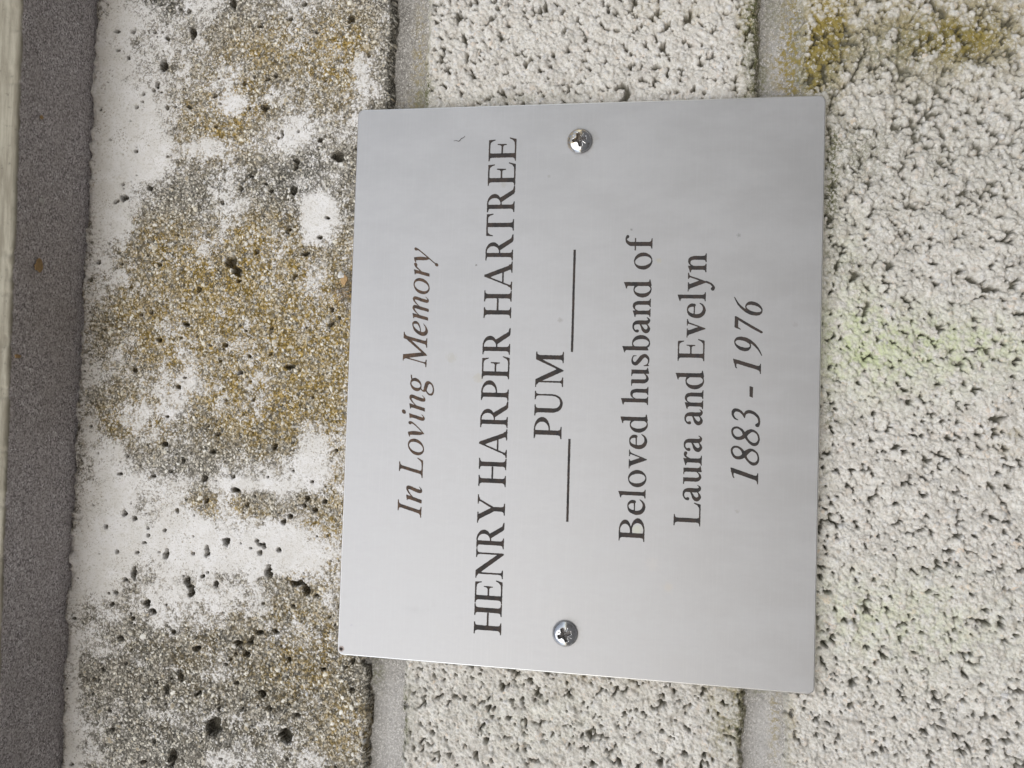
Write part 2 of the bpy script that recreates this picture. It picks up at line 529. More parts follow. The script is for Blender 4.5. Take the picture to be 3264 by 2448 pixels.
def sheet(name, z0, z1, fn, mat, floor=-7.0):
    nx = int(round((XB - XA) / STEP)) + 1
    nz = int(round((z1 - z0) / STEP)) + 1
    X, Z = np.meshgrid(XA + np.arange(nx) * STEP, z0 + np.arange(nz) * STEP, indexing='ij')
    X = X.astype(np.float32)
    Z = Z.astype(np.float32)
    H, stain, grain = fn(X, Z)
    ia, ja = axes(z0, z1)
    S = np.ix_(ia, ja)
    X, Z, H = X[S], Z[S], np.maximum(H[S], floor)
    stain = [s[S] for s in stain]
    grain = [g[S] for g in grain]
    # turn the rim back into the wall so that each piece has its thickness
    Y = FACE - H
    Y[0, :] = Y[-1, :] = FACE + 45
    Y[:, 0] = Y[:, -1] = FACE + 45
    # quads hidden far behind the plaque are thinned to every 6th line
    cx = 0.25 * (X[:-1, :-1] + X[1:, :-1] + X[:-1, 1:] + X[1:, 1:])
    cz = 0.25 * (Z[:-1, :-1] + Z[1:, :-1] + Z[:-1, 1:] + Z[1:, 1:])
    hid = (np.abs(cx) < PW / 2 - 6) & (np.abs(cz) < PH / 2 - 6)
    return child(grid_mesh(name, X, Y, Z, ~hid, {"stain": stain, "grain": grain}, mat, wall))


def grains(n, x0, x1, z0, z1, rlo, rhi, r, power=1.0):
    gx = r.uniform(x0, x1, n)
    gz = r.uniform(z0, z1, n)
    ra = rlo + (rhi - rlo) * r.random(n) ** power
    return gx, gz, ra, r.uniform(0.6, 1.0, n), r.uniform(0, math.pi, n)


def edge_drop(X, Z, z0, z1, r, rag=0.9, rnd=1.6):
    """how far the face falls away towards the bed joints (ragged arris)"""
    w = (fbm(X, Z * 0 + 3.3, 9, r, 4, 0.6) - 0.5) * 2 * rag
    w2 = (fbm(X, Z * 0 + 9.3, 7, r, 4, 0.6) - 0.5) * 2 * rag
    loc = (fbm(X, Z, 2.0, r, 3) - 0.5) * 1.2
    e = np.minimum(Z - (z0 + w), (z1 + w2) - Z) + loc
    t = np.clip(1 - e / rnd, 0, None)
    return t ** 2 * 1.3, e


def open_block(z0, z1, seed, stains, coarse=None):
    def fn(X, Z):
        r = np.random.default_rng(seed)
        H = np.full(X.shape, -5.5, np.float32)
        ID = np.zeros(X.shape, np.float32)
        xs0, zs0 = float(X[0, 0]), float(Z[0, 0])
        area = (XB - XA) * (z1 - z0 + 2)
        soft = fbm(X, Z, 16, r, 3)
        # lumps a few millimetres wide, with crevices between them
        C = np.full(X.shape, -1.3, np.float32)
        n = int(area * 0.055)
        gx, gz, ra, asp, ang = grains(n, XA, XB, z0 - 1, z1 + 1, 1.8, 5.5, r, 1.6)
        splat(C, None, xs0, zs0, STEP, gx, gz, ra, asp, ang, r.normal(-0.25, 0.35, n), 0.2, r.random(n), 0.32)
        co = coarse(X, Z).astype(np.float32) if coarse else X * 0
        # clumps of coated grit
        n = int(area * 1.25)
        gx, gz, ra, asp, ang = grains(n, XA, XB, z0 - 1, z1 + 1, 0.42, 1.5, r, 2.0)
        ci = np.clip(((gx - xs0) / STEP).astype(int), 0, X.shape[0] - 1)
        cj = np.clip(((gz - zs0) / STEP).astype(int), 0, X.shape[1] - 1)
        loose = fbm(X, Z, 13, r, 3, 0.6)                     # some patches are dense, others open
        top = r.normal(-0.40, 0.38, n) + (0.5 - loose[ci, cj]) * 0.9 + C[ci, cj] * (0.42 + 0.35 * co[ci, cj]) - 0.25 * co[ci, cj]
        gid = r.random(n)
        splat(H, ID, xs0, zs0, STEP, gx, gz, ra, asp, ang, top, 0.10, gid, 0.6)
        # cement has run between the clumps: shallow creases are filled, only real gaps stay deep
        H[:] = np.where(H > -1.4, (0.55 + 0.35 * co) * H, -1.4 * (0.55 + 0.35 * co) + (H + 1.4) * 1.7)
        np.maximum(H, -4.3 + 1.6 * fbm(X, Z, 1.6, r, 3), out=H)
        # small grit lying on and between them
        n = int(area * 1.9)
        gx, gz, ra, asp, ang = grains(n, XA, XB, z0 - 1, z1 + 1, 0.28, 0.95, r, 2.4)
        ci = np.clip(((gx - xs0) / STEP).astype(int), 0, X.shape[0] - 1)
        cj = np.clip(((gz - zs0) / STEP).astype(int), 0, X.shape[1] - 1)
        top = H[ci, cj] + r.uniform(0.04, 0.42, n)
        ok = top > -1.5
        splat(H, ID, xs0, zs0, STEP, gx[ok], gz[ok], ra[ok], asp[ok], ang[ok], top[ok], 0.45, r.random(ok.sum()), 1.0)
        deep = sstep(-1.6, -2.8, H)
        H += (fbm(X, Z, 0.6, r, 2, 0.7) - 0.5) * 0.14 + (fbm(X, Z, 3.5, r, 2) - 0.5) * 0.5 + (soft - 0.5) * 1.1
        drop, e = edge_drop(X, Z, z0, z1, r)
        H -= drop
        st = stains(X, Z, e)
        low = 0.16 + 1.1 * sstep(-0.12, -0.75, H - (soft - 0.5) * 1.1)     # growth keeps to the sheltered hollows
        st[0] = st[0] * (0.55 + 0.6 * sstep(0.1, -0.6, H - (soft - 0.5) * 1.1))
        st[1] = st[1] * low
        st[2] = st[2] * np.minimum(low + 0.35, 1.1)
        return H, st, [ID, deep.astype(np.float32), X * 0]
    return fn


def st_middle(X, Z, e):
    pale = 0.25 * blob(X, Z, 1700, 2300, 300, 120)
    ochre = (0.9 * blob(X, Z, 2385, 60, 30, 330) + 0.5 * blob(X, Z, 1345, 200, 22, 200)
             + 0.55 * blob(X, Z, 2330, 2250, 80, 180) + 0.35 * blob(X, Z, 1900, 2150, 250, 60) + 0.3 * blob(X, Z, 2150, 30, 160, 60))
    olive = (1.6 * blob(X, Z, 2392, 130, 26, 330) + 0.9 * blob(X, Z, 1360, 290, 40, 50) + 0.5 * blob(X, Z, 1600, 315, 300, 24)
             + 0.7 * blob(X, Z, 1300, 2280, 30, 120) + 0.7 * blob(X, Z, 2330, 2300, 60, 160))
    olive = olive + 0.5 * sstep(2.2, 0.2, e)
    return [pale, ochre, olive]


def st_lower(X, Z, e):
    pale = (1.6 * blob(X, Z, 2730, 1085, 110, 140) + 1.1 * blob(X, Z, 2950, 1110, 400, 110) + 0.5 * blob(X, Z, 2900, 2000, 400, 150) + 0.7 * blob(X, Z, 3040, 1090, 190, 70) + 0.55 * blob(X, Z, 2820, 1960, 230, 130)
            + 0.5 * blob(X, Z, 2700, 840, 60, 160) + 0.35 * blob(X, Z, 2950, 1220, 160, 90))
    ochre = (0.58 * blob(X, Z, 2980, 50, 420, 190) + 0.7 * blob(X, Z, 2650, 120, 60, 200) + 0.6 * blob(X, Z, 3060, 130, 150, 70) + 0.8 * blob(X, Z, 2590, 200, 30, 200)
             + 0.35 * blob(X, Z, 3230, 1400, 60, 60) + 0.4 * blob(X, Z, 2530, 2330, 20, 120))
    olive = (0.30 * blob(X, Z, 2950, 560, 420, 420) + 0.35 * blob(X, Z, 3050, 90, 260, 130) + 0.8 * blob(X, Z, 2650, 620, 24, 300) + 0.5 * blob(X, Z, 2640, 1300, 20, 600) + 0.5 * blob(X, Z, 2720, 480, 90, 90)  # thin dark strips run along the plaque's lower edge
             + 0.5 * blob(X, Z, 2720, 850, 50, 40) + 0.5 * blob(X, Z, 2600, 260, 70, 50) + 0.45 * blob(X, Z, 2790, 150, 200, 80)
             + 0.4 * blob(X, Z, 2680, 1330, 60, 60))
    olive = olive + 0.35 * sstep(2.2, 0.2, e)
    return [pale, ochre, olive]


PITS = [  # photo pixel centre, radius across, radius along, (bug holes in the top course)
    (426, 98, 9, 8), (616, 103, 12, 20), (534, 119, 7, 10), (524, 206, 11, 22), (502, 266, 9, 9), (781, 266, 7, 7),
    (846, 342, 10, 14), (456, 323, 5, 5), (534, 342, 6, 10), (686, 401, 6, 6), (399, 632, 15, 9), (477, 597, 10, 8),
    (939, 602, 12, 14), (863, 608, 8, 9), (768, 602, 8, 8), (507, 841, 8, 7), (735, 835, 22, 16), (755, 862, 18, 14),
    (977, 808, 16, 9), (900, 425, 5, 16), (589, 1033, 12, 8), (505, 1085, 8, 7), (941, 881, 8, 8), (1055, 1033, 7, 9),
    (922, 1169, 16, 8), (526, 1418, 11, 10), (586, 1467, 8, 8), (873, 1424, 9, 10), (751, 1560, 16, 12), (654, 1595, 10, 8),
    (399, 1638, 12, 9), (431, 1652, 7, 7), (1034, 1600, 8, 7), (925, 1646, 7, 8), (903, 1663, 9, 8), (472, 1681, 5, 5),
    (524, 1692, 7, 6), (474, 1705, 6, 6), (461, 1732, 8, 5), (529, 1768, 9, 15), (374, 1761, 7, 7), (437, 1761, 7, 6),
    (427, 1827, 8, 18), (399, 1846, 7, 9), (659, 1760, 8, 15), (600, 1855, 10, 20), (610, 1885, 11, 20), (722, 1727, 9, 14),
    (827, 1735, 10, 8), (827, 1762, 8, 8), (890, 1753, 9, 7), (855, 1825, 13, 20), (470, 1925, 12, 9), (489, 1945, 12, 8),
    (369, 1890, 7, 7), (689, 1860, 8, 10), (760, 2053, 15, 9), (385, 2039, 12, 11), (787, 2085, 10, 8), (624, 2069, 14, 9),
    (575, 2156, 9, 16), (534, 2200, 8, 18), (632, 2210, 8, 10), (697, 2253, 8, 22), (681, 2318, 24, 26), (836, 2210, 10, 12),
    (912, 2346, 20, 24), (551, 2416, 14, 28), (857, 2259, 10, 8), (950, 2280, 10, 7), (825, 2015, 14, 8), (876, 2012, 12, 8),
    (922, 2101, 8, 8), (1031, 2134, 8, 8), (1172, 2112, 24, 12), (950, 1860, 26, 10), (975, 1880, 12, 16), (940, 520, 10, 22),
    (1080, 500, 16, 14), (1120, 60, 10, 14), (742, 10, 8, 18), (925, 60, 7, 7), (1010, 100, 6, 6), (880, 240, 8, 8), (1010, 1900, 8, 6)]


def weathered_block(z0, z1, seed):
    def fn(X, Z):
        r = np.random.default_rng(seed)
        B = lambda u, v, ru, rv: blob(X, Z, u, v, ru, rv)
        # ---- where the white skin, the ochre lichen and the grey grime sit
        lime = (1.3 * B(370, 120, 130, 330) + 1.2 * B(350, 500, 130, 300) + 0.8 * B(330, 760, 80, 160) + 0.45 * B(600, 150, 160, 260) + 1.0 * B(460, 480, 120, 160)
                + 1.3 * B(745, 325, 60, 45) + 1.0 * B(660, 470, 120, 50) + 1.3 * B(905, 440, 90, 90) + 1.9 * B(1005, 690, 72, 95)
                + 0.8 * B(1060, 400, 80, 60) + 0.75 * B(275, 1100, 50, 300) + 1.15 * B(340, 1460, 90, 90) + 0.9 * B(430, 1320, 110, 60)
                + 1.1 * B(420, 1560, 170, 60) + 1.9 * B(330, 1760, 140, 150) + 1.8 * B(560, 1730, 240, 95) + 1.5 * B(860, 1720, 150, 60)
                + 1.2 * B(900, 1790, 160, 55) + 1.2 * B(820, 1545, 260, 26) + 1.0 * B(1000, 1430, 60, 90) + 0.9 * B(960, 1500, 110, 40)
                + 0.75 * B(560, 2135, 45, 22) + 0.8 * B(660, 2150, 60, 25) + 0.5 * B(740, 2290, 60, 20) + 0.65 * B(620, 1930, 320, 90)
                + 0.9 * B(225, 2200, 34, 300) + 0.8 * B(250, 2400, 60, 100) + 0.6 * B(1000, 2420, 70, 40) + 0.7 * B(700, 2430, 120, 30)
                + 0.8 * B(1160, 260, 40, 100) + 0.6 * B(560, 1250, 120, 90) + 0.5 * B(700, 660, 90, 120) + 0.35)
        ochre = (1.1 * B(560, 1000, 300, 230) + 1.3 * B(760, 1020, 260, 260) + 1.2 * B(960, 1130, 180, 260) + 0.9 * B(820, 1300, 200, 140)
                 + 0.9 * B(700, 400, 200, 140) + 0.75 * B(850, 160, 260, 160) + 0.9 * B(1080, 160, 110, 200) + 0.8 * B(420, 1340, 160, 90)
                 + 0.8 * B(1000, 1750, 110, 160) + 0.5 * B(960, 2060, 160, 200) + 0.6 * B(1090, 2330, 120, 120) + 0.7 * B(850, 760, 160, 100)
                 + 0.8 * B(700, 1620, 200, 60) + 0.7 * B(1150, 1300, 60, 500) + 0.25 * B(700, 2100, 400, 300) + 0.5 * B(480, 760, 120, 80))
        olive = (0.9 * B(750, 600, 220, 90) + 0.8 * B(560, 830, 240, 90) + 1.3 * B(750, 850, 70, 60) + 0.8 * B(980, 640, 110, 160)
                 + 0.6 * B(750, 1350, 300, 110) + 1.1 * B(560, 2060, 200, 90) + 1.2 * B(560, 2270, 260, 160) + 0.9 * B(850, 2230, 240, 170)
                 + 1.1 * B(950, 2060, 130, 90) + 0.7 * B(500, 20, 120, 60) + 0.6 * B(1150, 560, 60, 120) + 0.7 * B(1130, 2160, 60, 70)
                 + 0.5 * B(960, 1350, 140, 100) + 0.5 * B(750, 40, 160, 50) + 0.3)
        brk = fbm(X, Z, 9, r, 6, 0.62)
        fine = fbm(X, Z, 1.5, r, 3, 0.6)
        lime = np.clip(0.46 + 0.92 * (lime * 0.64 + (brk - 0.5) * 1.45 + (fine - 0.5) * 0.8 + 0.10 - 0.12 * olive - 0.57), 0, 1)
        stretch = fbm(X * 1.0, Z * 0.35, 6, r, 4, 0.6)
        ochre = np.clip(ochre * (0.45 + 1.1 * stretch), 0, 1.2)
        olive = np.clip(olive * (0.5 + 1.0 * fbm(X, Z, 7, r, 4)), 0, 1.2)
        # ---- relief
        H = (fbm(X, Z, 12, r, 4) - 0.5) * 0.7
        grit = (fbm(X, Z, 0.7, r, 2) - 0.5) * 0.55 + (fbm(X, Z, 2.4, r, 3) - 0.5) * 0.5
        H = (H + (1 - sstep(0.3, 0.8, lime)) * (grit - 0.16) + sstep(0.3, 0.8, lime) * (0.04 + 0.12 * (fbm(X, Z, 2.0, r, 3) - 0.5))).astype(np.float32)
        H0 = H.copy()
        ID = np.full(X.shape, -1, np.float32)
        xs0, zs0 = float(X[0, 0]), float(Z[0, 0])
        area = (XB - XA) * (z1 - z0 + 2)

        def sow(n, lo, hi, pw, up):
            gx, gz, ra, asp, ang = grains(n, XA, XB, z0 - 1, z1 + 1, lo, hi, r, pw)
            ci = np.clip(((gx - xs0) / STEP).astype(int), 0, X.shape[0] - 1)
            cj = np.clip(((gz - zs0) / STEP).astype(int), 0, X.shape[1] - 1)
            keep = (r.random(n) > lime[ci, cj] * 0.93)
            top = H0[ci, cj] + r.uniform(0.05, up, n)
            splat(H, ID, xs0, zs0, STEP, gx[keep], gz[keep], ra[keep], asp[keep] * 0.9, ang[keep], top[keep], 5.0,
                  r.random(keep.sum()), 0.7)
        sow(int(area * 0.42), 0.24, 0.40, 1.4, 0.22)
        sow(int(area * 0.16), 0.34, 0.60, 1.6, 0.30)
        sow(int(area * 0.022), 0.6, 1.2, 2.2, 0.40)
        peb = (ID >= 0).astype(np.float32) * (1 - 0.6 * lime)
        ochre = np.clip(ochre * 1.3 + 0.8 * blob(X, Z, 1080, 1250, 70, 560), 0, 1.4)
        olive = np.clip(olive * 1.0, 0, 1.2)
        ID = np.maximum(ID, 0)
        # ---- bug holes
        pit = np.zeros(X.shape, np.float32)
        wx = (fbm(X, Z, 1.6, r, 3) - 0.5) * 1.5
        wz = (fbm(X, Z, 1.6, r, 3) - 0.5) * 1.5
        spots = [(at(u, v, FACE), max(a, 5) * 1.05 / 12.0, max(b, 5) * 1.05 / 12.0) for u, v, a, b in PITS]
        for k in range(430):
            s = 0.22 + 0.50 * r.random() ** 2.5
            spots.append(((r.uniform(XA, XB), 0, r.uniform(z0 + 2, z1 - 1)), s * r.uniform(0.8, 1.3), s))
        for c, ru, rv in spots:
            q = 2.6 * max(ru, rv) + 1.5
            i0, i1 = np.clip([int((c[0] - q - xs0) / STEP), int((c[0] + q - xs0) / STEP)], 0, X.shape[0])
            j0, j1 = np.clip([int((c[2] - q - zs0) / STEP), int((c[2] + q - zs0) / STEP)], 0, X.shape[1])
            if i1 <= i0 or j1 <= j0:
                continue
            s = (slice(i0, i1), slice(j0, j1))
            wob = 0.95 * min(1.3, max(ru, rv) + 0.1)
            d = np.sqrt(((X[s] + wx[s] * wob - c[0]) / rv) ** 2 + ((Z[s] + wz[s] * wob - c[2]) / ru) ** 2)
            m_ = sstep(1.15, 0.8, d)
            H[s] -= m_ * min(3.6, 1.0 + 2.6 * min(ru, rv))
            pit[s] = np.maximum(pit[s], sstep(1.1, 0.7, d))
            lime[s] *= 1 - m_
            peb[s] *= 1 - m_
        drop, e = edge_drop(X, Z, z0, z1, r, 1.25, 1.1)
        H -= drop
        olive = np.clip(olive + 0.8 * sstep(2.0, 0.0, Z - z0), 0, 1.3)
        lime = lime * sstep(-0.2, 1.5, Z - z0)
        # mortar smeared up into the corner under the sill
        w = fbm(X, X * 0 + 1.7, 5.5, r, 5, 0.62)
        up = sstep(3.2, 0.2, z1 - Z) * (1.6 * sstep(0.35, 0.75, w) + 0.5 * (fbm(X, Z, 1.2, r, 3) - 0.5))
        H = np.where(Z > z1 - 3.4, np.maximum(H, -0.9), H) + up
        return H, [lime, ochre, olive], [ID, peb, pit]
    return fn


def mortar_fn(lo, hi, seed, stains):
    def fn(X, Z):
        r = np.random.default_rng(seed)
        mid = 0.5 * (lo + hi)
        H = -3.1 - 0.9 * np.cos((Z - mid) / (hi - lo) * math.pi) + (fbm(X, Z, 8, r, 4) - 0.5) * 1.1 + (fbm(X, Z, 0.7, r, 3, 0.7) - 0.5) * 0.34
        # smeared lips of mortar along the lower arris
        lip = sstep(0.55, 0.75, fbm(X, Z * 0.5, 6, r, 3)) * sstep(3.0, 0.5, Z - lo)
        H = H + lip * 1.1
        return H.astype(np.float32), stains(X, Z), [X * 0, X * 0, X * 0]
    return fn


def st_m1(X, Z):
    return [0.9 * blob(X, Z, 1230, 2350, 70, 260), 0.9 * blob(X, Z, 1325, 180, 26, 200) + 0.4 * blob(X, Z, 1290, 320, 60, 30),
            0.7 * blob(X, Z, 1330, 300, 26, 60) + 0.8 * blob(X, Z, 1190, 2150, 24, 60)]


def st_m2(X, Z):
    return [1.0 * blob(X, Z, 2440, 2350, 60, 260) + 0.8 * blob(X, Z, 2470, 200, 40, 180),
            1.5 * blob(X, Z, 2540, 120, 44, 300) + 0.8 * blob(X, Z, 2490, 190, 50, 90) + 0.9 * blob(X, Z, 2475, 2300, 16, 160),
            0.9 * blob(X, Z, 2430, 250, 30, 100) + 0.7 * blob(X, Z, 2470, 20, 40, 60) + 0.7 * blob(X, Z, 2560, 100, 40, 160) + 0.7 * blob(X, Z, 2425, 2215, 40, 20) + 0.5 * blob(X, Z, 2570, 240, 30, 60)]


B1 = (54.6, 147.2)
B2 = (-45.6, 44.2)
B3 = (-149.0, -56.6)
top_block = tag(sheet("concrete_block", B1[0] - 1.4, B1[1] + 1.4, weathered_block(*B1, 3), M_WEATH),
                "gritty block of the top course with ochre lichen and white lime skin")
sheet("concrete_block", B2[0] - 1.4, B2[1] + 1.4, open_block(*B2, 7, st_middle), M_OPEN)
sheet("concrete_block", B3[0] - 1.4, B3[1] + 1.4, open_block(*B3, 21, st_lower,
      lambda X, Z: np.clip(1.2 * blob(X, Z, 2900, 300, 500, 420), 0, 1)), M_OPEN)
sheet("mortar_joint", 42.2, 56.8, mortar_fn(44.2, 54.6, 31, st_m1), M_MORTAR)
sheet("mortar_joint", -58.8, -43.4, mortar_fn(-56.6, -45.6, 33, st_m2), M_MORTAR)

# ------------------------------------------------------------------ the projecting sill above the top course
def make_sill():
    r = np.random.default_rng(8)
    z_under, y_front, hgt = 147.6, FACE - 28.1, 60.0
    prof = []                                     # (y, z, outward y, outward z)
    for zz in np.linspace(z_under + hgt, z_under + 10, 16):
        prof.append((y_front, zz, -1, 0))
    for zz in np.linspace(z_under + 9.6, z_under + 1.2, 22):
        prof.append((y_front, zz, -1, 0))
    for a in np.linspace(0, 90, 8)[1:-1]:
        a = math.radians(a)
        prof.append((y_front + 1.0 - math.cos(a), z_under + 1.0 - math.sin(a), -math.cos(a), -math.sin(a)))
    for yy in np.linspace(y_front + 1.2, FACE + 14, 90):
        prof.append((yy, z_under, 0, -1))
    prof.append((FACE + 45, z_under, 0, -1))
    prof = np.array(prof)
    xs = np.arange(XA, XB + 0.1, 0.45)
    X, K = np.meshgrid(xs, np.arange(len(prof)), indexing='ij')
    PY, PZ = prof[K, 0], prof[K, 1]
    NY, NZ = prof[K, 2], prof[K, 3]
    s = np.concatenate([[0], np.cumsum(np.hypot(*np.diff(prof[:, :2], axis=0).T))])[K]
    d = (fbm(X, s, 7, r, 5, 0.55) - 0.5) * 0.7 + (fbm(X, s, 0.9, r, 2) - 0.5) * 0.12
    # worn and chipped front arris
    near = np.exp(-((s - s[0, 38]) / 2.0) ** 2)
    chip = sstep(0.60, 0.70, fbm(X, X * 0 + 2, 7, r, 4)) * 0.5 + 0.9 * np.exp(-((X + 88.5) / 3.5) ** 2) + 0.5 * np.exp(-((X + 70) / 3) ** 2)
    d = d - near * chip
    sag = -0.012 * 0
    o = child(grid_mesh("sill", X, PY + NY * d - 0.0236 * X * np.clip((FACE - PY) / 28.1, 0, 1), PZ + NZ * d + 0.0 * X + sag, np.ones((len(xs) - 1, len(prof) - 1), bool), {}, M_SILL, wall))
    return o


make_sill()

# ------------------------------------------------------------------ lettering: glyphs built from strokes, rings and polygons
# glyph units: capital height 700, baseline at 0
def g_stroke(pts):
    return ('s', pts)


def g_poly(*p):
    return ('p', list(p))


def g_ring(cx, cy, rx, ry, ix, iy, dx=0, dy=0, tilt=0):
    return ('r', (cx, cy, rx, ry, ix, iy, dx, dy, tilt))


def serif(x0, x1, y, d, l=80, r=80, th=30):
    """bracketed slab serif under (d=+1) or above (d=-1) a stem between x0 and x1"""
    return g_poly((x0 - l, y), (x1 + r, y), (x1 + r, y + th * d), (x1 + r * .35, y + (th + 10) * d), (x1 + r * .1, y + (th + 30) * d),
                  (x1, y + 100 * d), (x0, y + 100 * d), (x0 - l * .1, y + (th + 30) * d), (x0 - l * .35, y + (th + 10) * d), (x0 - l, y + th * d))


def box(x0, y0, x1, y1):
    return g_poly((x0, y0), (x1, y0), (x1, y1), (x0, y1))


def stem(x0, x1, y0=0, y1=700, l=80, r=80, bot=True, top=True):
    o = [box(x0, y0, x1, y1)]
    if bot: o.append(serif(x0, x1, y0, 1, l, r))
    if top: o.append(serif(x0, x1, y1, -1, l, r))
    return o


def flag(x0, x1, y, l=75, drop=55):
    """slanted head of a lower-case stem"""
    return [g_poly((x1, y + 14), (x0 - l, y - drop + 8), (x0 - l, y - drop - 22), (x0 - l * .4, y - drop - 20), (x0, y - drop - 50), (x1, y - drop - 50))]


